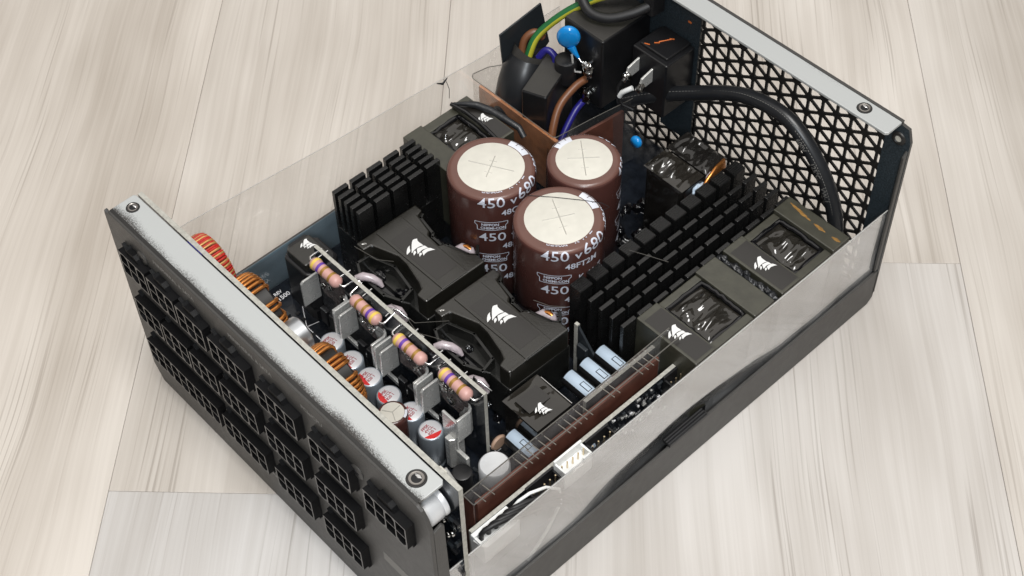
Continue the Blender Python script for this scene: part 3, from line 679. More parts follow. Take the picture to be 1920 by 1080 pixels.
# ------------------------------------------------------------------ main transformers with moulded covers
def transformer(ox, label):
    """ox: x offset against the left unit"""
    X = lambda p: [(x + ox, y) for x, y in p]
    low = MB().prism(X([(29.4, 69.4), (65.2, 69.4), (65.4, 96.0), (29.8, 96.0)]), 9.0, 29.0, 'z').build('transformer', 'cover_low', PS, smooth=0, bevel=0.5, label=label)
    top = X([(29.2, 69.4), (33.2, 69.3), (33.6, 72.6), (41.0, 75.2), (43.4, 76.0), (47.6, 75.8), (56.4, 73.6), (59.3, 72.3), (60.2, 69.6), (64.8, 69.8), (65.3, 95.4), (61.2, 95.4), (58.4, 93.2), (50.0, 90.6), (49.2, 89.0), (43.4, 89.4), (42.2, 90.9), (34.0, 92.8), (33.2, 95.4), (29.6, 95.4)])
    cov = MB().prism(top, 28.4, 38.0, 'z').build('cover', 'cover', low, smooth=0, bevel=0.55)
    # raised ribs round the two recesses
    def rib(pts, z0, z1, w=0.55):
        mb = MB(); pts = [Vector(p) for p in X(pts)]
        for a, b in zip(pts[:-1], pts[1:]):
            d = (b - a).normalized(); n = Vector((-d.y, d.x)) * w; a2, b2 = a - d * w, b + d * w
            mb.prism([(a2 + n)[:], (a2 - n)[:], (b2 - n)[:], (b2 + n)[:]], z0, z1, 'z')
        return mb.build('rim', 'cover_low', low, smooth=0, bevel=0.2)
    rib([(33.2, 66.2), (33.4, 71.0), (43.2, 74.2), (54.6, 71.8), (56.0, 66.2), (50, 63.6), (38, 63.6), (33.2, 66.2)], 26, 34.0)
    rib([(33.6, 95.0), (34.4, 93.6), (42.6, 92.0), (43.8, 90.8), (49.0, 90.6), (50.2, 92.2), (58.2, 94.4), (60.4, 96.2), (57.5, 99.0)], 26, 36.4)
    MB().prism(X([(34, 66), (34, 71), (43, 73.6), (54, 71.2), (55.4, 66.4), (50, 64.2), (38, 64.2)]), 24, 27.5, 'z').build('recess_floor', 'varnish', low, smooth=0)
    for q in range(4):
        rr = random.Random(q + int(ox)); MB().blob((rr.uniform(37, 52) + ox, rr.uniform(66, 72), 28.0), rr.uniform(1.6, 3.4), rr.uniform(1.2, 2.2), rr.uniform(1.0, 2.6), q, 0.4).build('varnish_drop', 'varnish', low)
    MB().blob((45 + ox, 93, 30), 5, 2.2, 2.0, 9, 0.5).build('varnish_drop', 'varnish', low)
    MB().prism(X([(30.4, 77.0), (64.7, 77.0), (64.7, 88.2), (30.4, 88.2)]), 37.9, 38.4, 'z').build('cover_band', 'cover', low, smooth=0, bevel=0.25)
    MB().box(36.6 + ox, 60.6 + ox, 78.2, 87.2, 38.4, 38.46).build('cover_label', 'label_dark', low, smooth=0)
    emblem(46.5 + ox, 83.4, 38.5, 0.97, low)
    MB().box(64.0 + ox, 65.1 + ox, 70.6, 76.4, 38.0, 38.3).build('cover_ridge', 'cover', low, smooth=0, bevel=0.12)
    for q in range(3): MB().blob((30.8 + 0.3 * q + ox, 70.6 + 0.5 * q, 38.05), 0.5, 0.35, 0.2, q, 0.4).build('solder_speck', 'solder', low)
    # pinkish silicone sleeves over the leads
    def sleeve(path, r, open_=False):
        s = MB().tube([(x + ox, y, z) for x, y, z in path], r, 14).build('lead_sleeve', 'silicone', low, smooth=70); return s
    sleeve([(38.8, 60.8, 35.0), (40.2, 63.0, 35.4), (42.4, 65.0, 34.8), (44.8, 66.0, 33.8), (46.0, 66.4, 32.2)], lambda t: 0.75 + 0.8 * math.sin(math.pi * min(1, t + 0.12)) + 0.15 * math.sin(11 * t))
    sleeve([(54.4, 59.6, 33.6), (56.4, 61.6, 34.2), (58.8, 62.8, 33.8), (60.6, 63.0, 32.4), (61.4, 63.0, 30.6)], lambda t: 0.9 + 0.75 * math.sin(math.pi * t))
    MB().tube([(x + ox, y, z) for x, y, z in [(50.4, 94.6, 31), (52.4, 96.6, 33.4), (55.2, 97.6, 33.2), (56.6, 97.4, 30.6)]], 1.5, 14).build('lead_sleeve', 'silicone', low, smooth=70)
    MB().tube([(x + ox, y, z) for x, y, z in [(52.6, 96.7, 33.8), (54.0, 97.3, 34.3), (55.4, 97.5, 33.8)]], 0.9, 10).build('lead_wire', 'copper', low, smooth=70)
    mb = MB()
    mb.tube([(x + ox, y, z) for x, y, z in [(54.0, 56, 34), (57, 60, 36.4), (60.5, 61.5, 36.6), (63.8, 62.8, 34)]], 0.35, 8); mb.build('lead_wire', 'tin_bright', low, smooth=70)
    return low
transformer(0.0, 'black moulded transformer with white emblem beside the small heatsink')
transformer(39.8, 'black moulded transformer with white emblem below the long heatsink')
# small wrapped transformer
def crinkle(x0, x1, y0, y1, z, amp, fr, seed, bulge=0.0):
    def f(i, j):
        x, y = x0 + (x1 - x0) * i, y0 + (y1 - y0) * j
        e = min(i, 1 - i, j, 1 - j); k = min(1, e * 6)
        h = amp * k * (noise.noise(Vector((x * fr, y * fr * 0.35, seed))) + 0.5 * noise.noise(Vector((x * fr * 2.4, y * fr * 0.8, seed + 4))))
        return (x, y, z + h + bulge * (1 - (2 * i - 1) ** 4) * (1 - (2 * j - 1) ** 4))
    return f
ST = MB().box(107.6, 123.2, 64.0, 78.8, 7, 30.6).build('small_transformer', 'tape', PS, smooth=0, bevel=0.8, label='small tape-wrapped transformer with white emblem')
MB().grid(crinkle(107.3, 123.4, 63.8, 79.0, 31.2, 1.3, 0.17, 3), 34, 34).build('tape_wrap', 'tape_brown', ST, smooth=80)
MB().grid(crinkle(110.6, 117.2, 66.4, 75.6, 32.0, 0.05, 0.1, 3), 6, 6).build('tape_label', 'label_dark', ST, smooth=80)
emblem(119.2, 70.6, 32.5, 0.56, ST)
MB().tube([(109.2, 79.0, 31.5), (123.4, 78.9, 31.6)], 0.22, 8).build('tape_edge', 'tin_bright', ST, smooth=80)
# left small bobbin transformer with emblem
XT = MB().prism([(11, 51.5), (22.8, 51.5), (25.6, 54.4), (25.8, 62.4), (22.6, 65.6), (12, 65.6), (9.2, 62.5), (9.0, 54.4)], 12, 30.4, 'z').build('bobbin_transformer', 'plastic_black', PS, smooth=0, bevel=0.8, label='small black bobbin transformer by the blue side wall')
MB().prism([(11.6, 52.6), (22.2, 52.6), (22.2, 62.4), (11.6, 62.4)], 30.4, 34.0, 'z').build('core_block', 'cover', XT, smooth=0, bevel=0.5)
MB().prism([(9.0, 55), (11.2, 52.8), (11.2, 63.4), (9.0, 62)], 30.3, 32.2, 'z').build('bobbin_flange', 'plastic_black', XT, smooth=0, bevel=0.5)
MB().prism([(22.6, 53), (25.8, 55.2), (25.8, 62.4), (22.6, 64.4)], 30.3, 32.6, 'z').build('bobbin_flange', 'plastic_black', XT, smooth=0, bevel=0.5)
for k in range(4): MB().box(23.2, 25.2, 55.2 + 2 * k, 56.3 + 2 * k, 32.61, 33.4).build('terminal_tooth', 'plastic_black', XT, smooth=0, bevel=0.15)
emblem(15.3, 59.4, 34.05, 0.56, XT)
MB().box(10, 25, 52, 65, 7.0, 12).build('bobbin_foot', 'plastic_black', XT, smooth=0)

# ------------------------------------------------------------------ ferrite chokes
def choke(x0, x1, y0, y1, zt, wf, wr, label_front, label, side=3.2, stain=False, seed=1, embk=0.76):
    ch = MB().box(x0, x1, y0, y0 + wf, 16, zt).build('choke', 'ferrite', PS, smooth=0, bevel=0.35, label=label)
    MB().box(x0 - 0.02, x1 + 0.02, y1 - wr, y1, 16, zt + (0.5 if stain else 0)).build('core_bar', 'ferrite', ch, smooth=0, bevel=0.35)
    MB().box(x0 + 0.3, x0 + side, y0 + wf + 0.05, y1 - wr - 0.05, 16, zt - 1.0).build('core_side', 'ferrite', ch, smooth=0, bevel=0.3)
    MB().box(x1 - side, x1 - 0.3, y0 + wf + 0.05, y1 - wr - 0.05, 16, zt - 1.0).build('core_side', 'ferrite', ch, smooth=0, bevel=0.3)
    a, b, c, d = x0 + side, x1 - side, y0 + wf, y1 - wr
    MB().box(a, b, c + 0.02, d - 0.02, 14, zt - 5.5).build('coil_former', 'varnish', ch, smooth=0)
    MB().grid(crinkle(a + 0.8, b - 0.8, c + 1.2, d - 1.6, zt - 2.2, 2.2, 0.24, seed, 1.6), 60, 60).build('coil_tape', 'tape_brown', ch, smooth=80)
    r = random.Random(seed); mb = MB()
    path = [(a + 0.3, c + 0.6, zt - 2.0), ((a + b) / 2, c + 0.5, zt - 1.8), (b - 0.3, c + 0.6, zt - 2), (b - 0.4, d - 0.8, zt - 2), ((a + b) / 2, d - 0.5, zt - 1.6), (a + 0.4, d - 0.7, zt - 1.8)]
    fine = []
    for q in range(6):
        p, n_ = Vector(path[q]), Vector(path[(q + 1) % 6])
        for t in range(6): fine.append(p.lerp(n_, t / 6) + Vector((r.uniform(-.25, .25), r.uniform(-.25, .25), r.uniform(-.3, .3))))
    mb.tube(fine, 0.95, 8, closed=True).build('varnish_bead', 'varnish', ch, smooth=80)
    MB().box(x0 - 0.01, x1, y0 + 0.5, y1 - 0.5, 7, 16.1).build('coil_base', 'plastic_black', ch, smooth=0)
    if label_front: ly0, ly1 = y0 + 1.0, y0 + wf - 0.7
    else: ly0, ly1 = y1 - wr + 0.8, y1 - 0.6
    MB().box(x0 + 2.6, x1 - 1.0, ly0, ly1, zt + 0.01, zt + 0.06).build('core_label', 'label_dark', ch, smooth=0)
    emblem((x0 + x1) / 2 + 0.9, (ly0 + ly1) / 2 + 0.6, zt + 0.09, embk, ch)
    return ch
C1 = choke(120.6, 146.2, 110.0, 147.0, 45.0, 9.4, 9.6, True, 'front ferrite choke behind the right film', seed=1)
C2 = choke(120.6, 146.2, 150.6, 184.6, 45.0, 9.6, 8.6, True, 'rear ferrite choke with an orange stained bar near the grille', seed=5, stain=True)
def smear(t0, t1, seed):
    rr = random.Random(seed); up = []; dn = []
    for k in range(13):
        t = t0 + (t1 - t0) * k / 12; x = 122.6 + 23 * t; y = 182.4 - 2.0 * math.sin(2.0 * t); e = math.sin(math.pi * k / 12)
        up.append((x, y + (0.15 + 0.55 * e) * rr.uniform(.7, 1.1))); dn.append((x, y - (0.15 + 0.5 * e) * rr.uniform(.6, 1.2)))
    MB().prism(up + dn[::-1], 45.5, 45.53, 'z').build('orange_stain', 'stain_orange', C2, smooth=0)
smear(0.0, 0.43, 1); smear(0.5, 0.72, 2); smear(0.84, 0.99, 3)
mb = MB(); rr = random.Random(9)
for k in range(16): mb.blob((121.5 + 23 * k / 15, 148.9 + rr.uniform(-.5, .5), 43.2 + rr.uniform(-.5, 1)), rr.uniform(1.2, 2.2), rr.uniform(.9, 1.5), rr.uniform(.8, 1.5), k, 0.5)
mb.build('glue_seam', 'black_glue', C2, smooth=80, kind='stuff')
C3 = choke(6.8, 32.0, 109.8, 140.2, 44.2, 8.6, 7.4, False, 'ferrite choke beside the left film, half hidden by a capacitor', side=4.2, seed=8, embk=0.55)
MB().tube([(7.0, 133.0, 45.0), (11, 135.8, 45.8), (14, 138.6, 45.4), (19, 140.8, 44.6), (25, 142.2, 43.6), (31, 143.4, 42.6), (34, 143.0, 40.4)], lambda t: 0.4 + 1.1 * min(1, 2.4 * t) * (1.25 - 0.6 * t), 14).build('glue_bead', 'black_glue', C3, smooth=80)
MB().tube([(7.0, 132.6, 45.0), (14, 133.4, 45.4), (22, 133.4, 45.2), (31, 132.6, 44.6)], 0.8, 10).build('glue_bead', 'varnish', C3, smooth=80)

# tape-wrapped coil near the grille
TC = MB().box(76.2, 93.6, 160.4, 181.4, 10, 43.6).build('wrapped_coil', 'tape', PS, smooth=0, bevel=1.6, segs=3, label='coil wrapped in shiny black tape with copper showing at its end')
MB().grid(crinkle(75.9, 93.9, 160.0, 171.4, 45.0, 2.8, 0.22, 12, 0.6), 40, 30).build('tape_wrap', 'tape_brown', TC, smooth=80)
MB().grid(crinkle(75.9, 94.4, 171.4, 182.4, 45.8, 2.8, 0.22, 21, 0.8), 50, 40).build('tape_wrap', 'tape', TC, smooth=80)
MB().grid(lambda i, j: (94.4 + 0.25 * noise.noise(Vector((i * 4, j * 4, 2))), 160.6 + 20 * i, 30 + 15.2 * j), 16, 12).build('coil_end', 'plastic_black', TC, smooth=80)
for k in range(6): MB().tube([(94.9 + 0.35 * k, 161.5, 33.0 + 0.6 * k), (95.4 + 0.3 * k, 165.5, 39.2 + 0.55 * k), (95.6 + 0.12 * k, 170.0, 43.0 + 0.55 * k), (95.4, 175.0, 44.4 + 0.6 * k), (94.6, 180.0, 43.6 + 0.7 * k), (93.8, 182.2, 40)], 0.62, 10).build('winding', 'copper', TC, smooth=80)
MB().blob((95.2, 167.0, 42.2), 1.5, 3.4, 2.6, 3, 0.4).build('silicone_dab', 'pale_blue', TC)
MB().blob((95.0, 173.4, 44.4), 1.2, 2.6, 1.6, 5, 0.4).build('silicone_dab', 'silicone', TC)

# ------------------------------------------------------------------ secondary side: resistors, bus bars, small cans
def resistor(xc, zc, flip, label):
    L_ = 13.2; prof = [(0.5, -L_ / 2 - 0.5), (1.5, -L_ / 2), (2.15, -L_ / 2 + 0.8), (2.2, -L_ / 2 + 2.2), (1.92, -L_ / 2 + 3.4), (1.9, L_ / 2 - 3.4), (2.2, L_ / 2 - 2.2), (2.15, L_ / 2 - 0.8), (1.5, L_ / 2), (0.5, L_ / 2 + 0.5)]
    o = MB().lathe(prof, (xc, 50.9, zc), 'x', 28).build('resistor', 'resistor', PS, smooth=60, label=label)
    for t, r, m in ((-4.9, 2.25, 'band_yellow'), (-2.6, 1.97, 'band_violet'), (-0.4, 1.96, 'band_gold'), (3.2, 2.03, 'band_gold')):
        t = -t if flip else t
        MB().lathe([(r, t - 0.55), (r + 0.02, t), (r, t + 0.55)], (xc, 50.9, zc), 'x', 28).build('colour_band', m, o, smooth=60)
    for sg in (-1, 1):
        x = xc + sg * (L_ / 2)
        MB().tube([(x, 50.9, zc), (x + sg * 1.2, 50.9, zc), (x + sg * 2.0, 51.4, zc), (x + sg * 2.1, 52.6, zc), (x + sg * 2.1, 56.4, zc)], 0.42, 8).build('lead', 'tin_bright', o, smooth=70)
    return o
TILT = ((0, 0.03, 0.02), (0.3, -0.04, -0.03), (0.1, 0.06, 0.035), (-0.2, 0.01, -0.02))
for k, (x, z) in enumerate(((37.2, 44.9), (58.5, 45.2), (79.2, 43.8), (100.2, 45.4))):
    rs = resistor(x, z, k == 1, ['pink resistor nearest the emblem bobbin', 'second pink resistor along the board', 'third pink resistor along the board', 'pink resistor at the near end of the board'][k]); rs.rotation_euler = TILT[k]
def bus(x, first):
    """pair of tinned bus plates standing in front of the rectifier board"""
    o = None
    def plate(xx, ya, yb, z0, z1, name, parent):
        c = 0.9
        return MB().prism([(ya, z0), (yb, z0), (yb, z1), (ya + c, z1), (ya, z1 - c)], xx, xx + 0.9, 'x').build(name, 'tin', parent, smooth=0, bevel=0.25)
    o = plate(x, 45.4, 52.6, 24.6, 37.0, 'bus_bar', PS)
    if not first: plate(x - 3.4, 45.8, 53.2, 22.4, 36.2, 'bus_plate', o)
    # sloping soldered web towards the board
    MB().grid(lambda i, j: (x + 1.0 + 13.5 * i, 52.9 + 0.5 * noise.noise(Vector((i * 3, j * 2, x))), 40.0 - 13.0 * j + 0.8 * noise.noise(Vector((i * 4, j * 4, x + 2)))), 22, 12).build('soldered_web', 'flux_brown', o, smooth=80)
    rr = random.Random(int(x))
    for q in range(5): MB().blob((x + 2 + 12 * rr.random(), 52.2, 31 + 9 * rr.random()), rr.uniform(.8, 1.7), rr.uniform(.5, .9), rr.uniform(.8, 1.9), q, 0.5).build('solder_joint', 'solder', o)
    # curved strap linking to the next pair
    st = [(x + 9.6, 53.4), (x + 14.2, 53.4), (x + 15.4, 52.8), (x + 16.0, 51.6), (x + 16.0, 46.6)]
    mb = MB(); P = [Vector(p) for p in st]
    for a, b in zip(P[:-1], P[1:]):
        d = (b - a).normalized(); n = Vector((-d.y, d.x)) * 0.45; a2, b2 = a - d * 0.2, b + d * 0.2
        mb.prism([(a2 + n)[:], (a2 - n)[:], (b2 - n)[:], (b2 + n)[:]], 24, 35.6, 'z')
    mb.build('bus_strap', 'tin', o, smooth=40, bevel=0.2)
    for q in range(2): MB().box(x + 3.0 + 4.6 * q, x + 6.6 + 4.6 * q, 49.5, 51.2, 15.5, 23).build('transistor', 'plastic_black', o, smooth=0, bevel=0.3)
    return o
for k, x in enumerate((28.6, 48.4, 69.2, 89.4)): bus(x, k == 0)
MB().prism([(50.0, 16.6), (51.2, 16.6), (51.2, 18.6), (50.0, 18.6)], 41, 101, 'x').build('bus_rail', 'tin', PS, smooth=0, bevel=0.3)
mb = MB().prism([(101.2, 44.4), (103.4, 44.4), (104.4, 46), (104.4, 50), (101.2, 50.0)], 9, 24.6, 'z'); mb.prism([(104.41, 46), (109.6, 46), (109.6, 47.4), (104.41, 47.4)], 9, 19, 'z')
mb.build('bus_foot', 'tin', PS, smooth=0, bevel=0.3)
MB().prism([(98.6, 46.2), (105.4, 46.2), (105.4, 47.2), (98.6, 47.2)], 20, 34.5, 'z').build('bus_end', 'tin', PS, smooth=0, bevel=0.3)
def fp_cap(cx, cy, zt, R, red, name='polymer_capacitor'):
    o = MB().lathe([(R - 0.3, 7.2), (R, 7.6), (R, 8.6), (R - 0.35, 9.2), (R, 9.8), (R, zt - 0.5), (R - 0.15, zt - 0.15), (R - 0.55, zt)], (cx, cy, 0), seg=48).build(name, 'can_side', PS, smooth=50)
    MB().lathe([(R - 0.55, zt - 0.1), (R - 0.56, zt + 0.02), (R - 0.6, zt + 0.04)], (cx, cy, 0), seg=48).build('can_top', 'can_top', o)
    if red:
        pts = [(cx + (R - 0.6) * math.cos(math.radians(a)), cy + (R - 0.6) * math.sin(math.radians(a))) for a in range(red, red + 121, 6)]
        MB().prism(pts, zt + 0.05, zt + 0.075, 'z').build('polarity_mark', 'red_mark', o, smooth=0)
    a = math.radians(47); ca, sa = math.cos(a + 0.9), math.sin(a + 0.9)
    fn = lambda u, v: (cx + ca * u - sa * v, cy + sa * u + ca * v, zt + 0.1)
    lettering([('FPSK', 1.45, -2.1, 1.35, 0.03), ('4YCL', 1.45, -2.0, 0.0, 0.03), ('820 1', 1.45, -1.9, -1.35, 0.03)], fn, 'red_print', o)
    return o
for x, y, r in ((47.2, 42.6, 0), (57.6, 42.4, 205), (67.0, 42.3, 205), (76.9, 42.1, 205), (86.8, 43.2, 205), (96.4, 42.9, 285)): fp_cap(x, y, 25.0, 4.1, r)
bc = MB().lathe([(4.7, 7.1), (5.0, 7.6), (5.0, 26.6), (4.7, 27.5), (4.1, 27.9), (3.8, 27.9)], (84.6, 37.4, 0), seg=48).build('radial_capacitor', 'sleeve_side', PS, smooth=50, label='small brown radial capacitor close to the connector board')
MB().lathe([(3.9, 27.7), (3.85, 27.95), (3.7, 28.0)], (84.6, 37.4, 0), seg=48).build('top_disc', 'cream', bc)
mb = MB()
for a in (95, 215, 335):
    c, s_ = math.cos(math.radians(a)), math.sin(math.radians(a)); mb.prism([(84.6 + u * c - w * s_, 37.4 + u * s_ + w * c) for u, w in ((0, -.14), (3.4, -.14), (3.4, .14), (0, .14))], 28.0, 28.07, 'z')
mb.build('vent_cross', 'pcb_edge', bc, smooth=0, weld=False)
MB().prism([(84.6 + r * math.cos(math.radians(a)), 37.4 + r * math.sin(math.radians(a))) for r, rg in ((4.75, range(20, 61, 8)), (3.95, range(60, 19, -8))) for a in rg], 27.62, 27.98, 'z').build('polarity_stripe', 'cap_stripe', bc, smooth=0)
MB().lathe([(4.8, 7.1), (5.1, 7.6), (5.1, 19.6), (4.6, 20.2)], (117.4, 50.8, 0), seg=48).build('white_can', 'white_can', PS, smooth=50)
MB().cyl((112.4, 41.6, 7.0), 3.2, 13, 'z', 32, rnd=0.4).build('black_can', 'plastic_black', PS)
# bracket and blue sleeved capacitors lying side by side
MB().prism([(104.9, 98.0), (106.3, 98.0), (106.3, 99.2), (104.9, 99.2)], 9, 38.4, 'z').build('bracket_edge', 'pcb_edge', PS, smooth=0)
BR = MB().prism([(106.35, 9), (124, 9), (124, 22), (113, 30), (106.35, 37.8)], 98.2, 99.0, 'y').build('bracket_board', 'dark_plate', PS, smooth=0)
MB().box(107.4, 111.6, 96.6, 98.1, 24, 31).build('bracket_chip', 'dark_plate', BR, smooth=0, bevel=0.3)
def blue_cap(x0, x1, y, z, r, tilt, label):
    n = 20; mb = MB(); seg = 36
    prof = [(r - 0.5, 0), (r, 0.5), (r, x1 - x0 - 0.5), (r - 0.5, x1 - x0)]
    mb.lathe(prof, (x0, y, z), 'x', seg)
    o = mb.build('sleeved_capacitor', ['plastic_black', 'pale_blue'], PS, smooth=60, label=label)
    for p in o.data.polygons:
        c = p.center; a = math.degrees(math.atan2(c.z - r * S, c.y))
        if abs(a - 98) < 40 and abs(p.normal.x) < 0.7: p.material_index = 1
    mb = MB(); zt = z + r + 0.05; xc = (x0 + x1) / 2 + 1.4
    for (a, b, c, d) in ((xc - 2, xc + 2, -0.9, -0.72), (xc - 2, xc + 2, 0.72, 0.9), (xc - 2, xc - 1.82, -0.9, 0.9), (xc + 1.82, xc + 2, -0.9, 0.9)): mb.prism([(a, y - 0.2 + c), (b, y - 0.2 + c), (b, y - 0.2 + d), (a, y - 0.2 + d)], zt - 0.25, zt + 0.02, 'z')
    mb.build('minus_mark', 'plastic_black', o, smooth=0, weld=False)
    return o
for y, l in ((86.6, 'pale blue and black sleeved capacitor nearest the small transformer'), (93.8, 'middle pale blue and black sleeved capacitor'), (101.0, 'pale blue and black sleeved capacitor nearest the long heatsink')):
    blue_cap(113.6, 127.6, y, 29.0, 3.1, 0, l)
blue_cap(113.6, 125.6, 61.2, 21.4, 3.1, 0, 'pale blue and black sleeved capacitor beside the white can')
MB().lathe([(2.6, -0.6), (3.1, 0), (2.6, 0.7)], (110.6, 58.6, 17.0), 'x', 30).build('disc_capacitor', 'peach', PS, smooth=50)

# ------------------------------------------------------------------ daughter boards on the right
BB = board('daughter_board', 133.2, 134.6, 29.0, 106.0, 9, 41.2, 'pcb_brown', 'pcb_brown', 0, 'reddish brown upright daughter board inside clear film')
mb = MB(); k = 0
for y in (30.5, 34, 47, 49.4, 51.8, 54.2, 56.6, 59, 65, 67.4, 69.8, 72.2, 74.6, 84, 86.4, 96.5, 99, 101.4, 103.8):
    MB().tube([(131.6, y - 0.2, 43.0), (136.4, y + 0.2, 43.0)], 0.2, 6).build('pin', 'pin_dull', BB, smooth=70)
for x in (131.4, 136.0):
    if x < 133: MB().grid(lambda i, j: (x + 0.25 * noise.noise(Vector((i * 6, j * 2, x))), 26.4 + 87.0 * i, 10 + 35.4 * j + (3.0 * max(0, i - 0.55) if j == 1 else 0)), 30, 6).build('clear_film', 'film', BB, smooth=80, recalc=False)
    MB().tube([(x, 26.4 + 87 * i / 12, 45.4 + 3.0 * max(0, i / 12 - 0.55)) for i in range(13)], 0.22, 6).build('film_rim', 'film_edge_dim', BB, smooth=70)
MB().tube([(131.4, 26.4, 45.4), (136.0, 26.4, 45.4)], 0.2, 6).build('film_rim', 'film_edge_dim', BB, smooth=70)
MB().prism([(26.2, 9), (26.6, 9), (26.6, 45.4), (26.2, 45.4)], 131.5, 136.0, 'x').build('film_end', 'pcb_brown', BB, smooth=0)
board('upright_board', 128.0, 129.4, 79.0, 111.0, 9, 38.0, 'pcb_black', 'pcb_edge', 0)
DB = board('control_board', 137.0, 138.4, 23.0, 117.0, 9, 36.6, 'pcb_black', 'pcb_edge', 0, 'black control board with white and black sockets')
random.seed(11); mb = MB()
for k in range(120):
    y = random.uniform(70, 106); z = random.uniform(18, 35); w = random.uniform(.25, .8); h = random.uniform(.2, .5)
    mb.box(138.41, 138.41 + random.uniform(.2, .6), y - w, y + w, z - h, z + h, random.choice([0, 1, 1, 1, 1, 2, 2]))
mb.build('surface_parts', ['print_white', 'dark_plate', 'tin'], DB, smooth=0, kind='stuff')
MB().blob((138.8, 72.4, 29.5), 0.7, 1.7, 3.4, 4, 0.25).build('pale_dab', 'pale_blue', DB)
for k in range(8): lettering([('R%d' % (31 + k), 1.5, 0, 0, 0.02)], lambda u, v, k=k: (138.46, 76 + 3.2 * k + u, 31.5 - (k % 3) * 2 + v), 'print_white', DB)
def header(y0, y1, z1, mat, pins, inner='plastic_black', keyed=True):
    x0, x1 = 138.45, 143.6; t = 0.7
    zf = z1 - (3.0 if mat == 'white_plastic' else 5.0); mb = MB().box(x0, x1, y0, y1, z1 - 9, zf)
    mb.box(x0, x0 + t, y0, y1, zf, z1 + 1.2); mb.box(x0 + t, x1, y0, y0 + t, zf, z1); mb.box(x0 + t, x1, y1 - t, y1, zf, z1)
    ym = (y0 + y1) / 2
    mb.box(x1 - t, x1, y0 + t, ym - 2.2, zf, z1 - 0.2); mb.box(x1 - t, x1, ym + 2.2, y1 - t, zf, z1 - 0.2)
    o = mb.build('socket_header', mat, DB, smooth=0, bevel=0.12)
    for k in range(pins):
        y = y0 + (y1 - y0) * (k + 0.5) / pins
        p = MB().tube([(x0 + 2.6, y, zf - 0.2), (x0 + 2.6, y, z1 + 0.2)], 0.28, 6).build('pin', 'pin_gold', DB, smooth=60)
    return o
header(44.2, 55.6, 36.4, 'plastic_black', 5); header(56.0, 67.4, 38.4, 'white_plastic', 5); header(69.0, 79.0, 35.6, 'plastic_black', 4); header(104.0, 115.0, 35.4, 'plastic_black', 5)
WJ = MB().box(138.45, 144.4, 22.4, 36.6, 27, 35.0); WJ.box(138.45, 140.0, 22.4, 36.6, 35.0, 36.6); WJ.box(140.0, 144.4, 22.4, 23.4, 35, 36.2); WJ.box(140.0, 144.4, 35.4, 36.6, 35, 36.2)
WJ = WJ.build('socket_header', 'white_plastic', DB, smooth=0, bevel=0.2)
for k in range(4):
    y = 24.4 + 2.9 * k
    MB().tube([(140.9, y, 34.5), (140.9, y + 0.1, 37.2), (141.2, y + 1.2, 38.6), (142.0, y + 4.0, 39.2), (143.2, y + 8.5, 39.0), (144.4, y + 13, 37.6), (145.6, 48 + 2.0 * k, 33.0), (146.0, 54 + 1.5 * k, 26.0), (146.0, 58 + k, 16.0)], 0.85, 12).build('fan_wire', 'rubber', DB, smooth=80)
MB().tube([(140.4, 37.2, 36.4), (141.0, 39.4, 39.0), (142.0, 43, 40.4), (143.6, 48, 40.0), (145.2, 52, 36.4), (146.0, 52, 30), (146, 46, 20), (146, 38, 12)], 0.5, 12).build('fan_wire', 'white_plastic', DB, smooth=80)
# glass diode and resin bead by the panel end
MB().tube([(140.2, 13.2, 83.0), (146.0, 13.2, 79.0)], 1.5, 14).build('glass_fuse', 'film_edge', CB, smooth=70)
MB().box(139.2, 142.2, 12.4, 13.6, 80.5, 84.4).build('beige_chip', 'cream', CB, smooth=0, bevel=0.4)

# ------------------------------------------------------------------ mains side at the rear left
IN = MB().box(19.2, 38.6, 177.0, LY - 1.25, 34, 66.4).build('inlet_socket', 'plastic_black', PS, smooth=0, bevel=0.7, label='black mains inlet body with soldered lugs')
MB().box(19.6, 38.2, 177.4, LY - 1.3, 66.42, 66.7).build('inlet_top', 'plastic_grey', IN, smooth=0, bevel=0.15)
MB().box(24.0, 29.0, 175.6, 176.98, 50, 52.4).build('inlet_rib', 'plastic_black', IN, smooth=0, bevel=0.3)
for x, z in ((33.4, 51.6), (32.6, 38.8)):
    MB().blob((x, 175.2, z), 2.3, 1.9, 3.6, z, 0.6).build('solder_joint', 'solder', IN)
    MB().box(x - 0.5, x + 0.5, 174.4, 177.2, z - 3, z + 3).build('lug', 'tin_bright', IN, smooth=0, bevel=0.2)
SW = MB().box(43.6, 60.0, 187.0, LY - 1.25, 38, 62.6).build('rocker_switch', 'plastic_black', PS, smooth=0, bevel=0.5, label='black rocker switch body with orange marks')
MB().prism([(45.2, 58), (58.2, 58), (58.2, 63.8), (45.2, 63.8)], 189, LY - 1.4, 'y').build('switch_step', 'plastic_black', SW, smooth=0, bevel=0.4)
for (a, b) in (((47, 189.4), (48.8, 190.2)), ((49.2, 192.0), (50.6, 193.4)), ((50, 193.6), (52.2, 197.6)), ((51.6, 197.4), (53.0, 198.4))):
    MB().tube([(a[0], a[1], 63.95), (b[0], b[1], 63.95)], 0.22, 6).build('orange_mark', 'orange_mark', SW, smooth=60)
MB().blob((56.5, LY - 1.3, 72.0), 0.9, 0.12, 0.5, 3, 0.4).build('orange_mark', 'orange_mark', RPo)
for x, z in ((46.6, 55.5), (53.2, 54.4)):
    MB().prism([(180.0, z - 3.2), (181.4, z + 2.0), (187.0, z + 3.4), (187.0, z - 2.6)], x, x + 0.8, 'x').build('terminal_blade', 'tin', SW, smooth=0, bevel=0.15)
    MB().blob((x + 0.6, 180.8, z - 1.8), 1.3, 1.8, 1.9, z, 0.5).build('solder_joint', 'solder', SW)
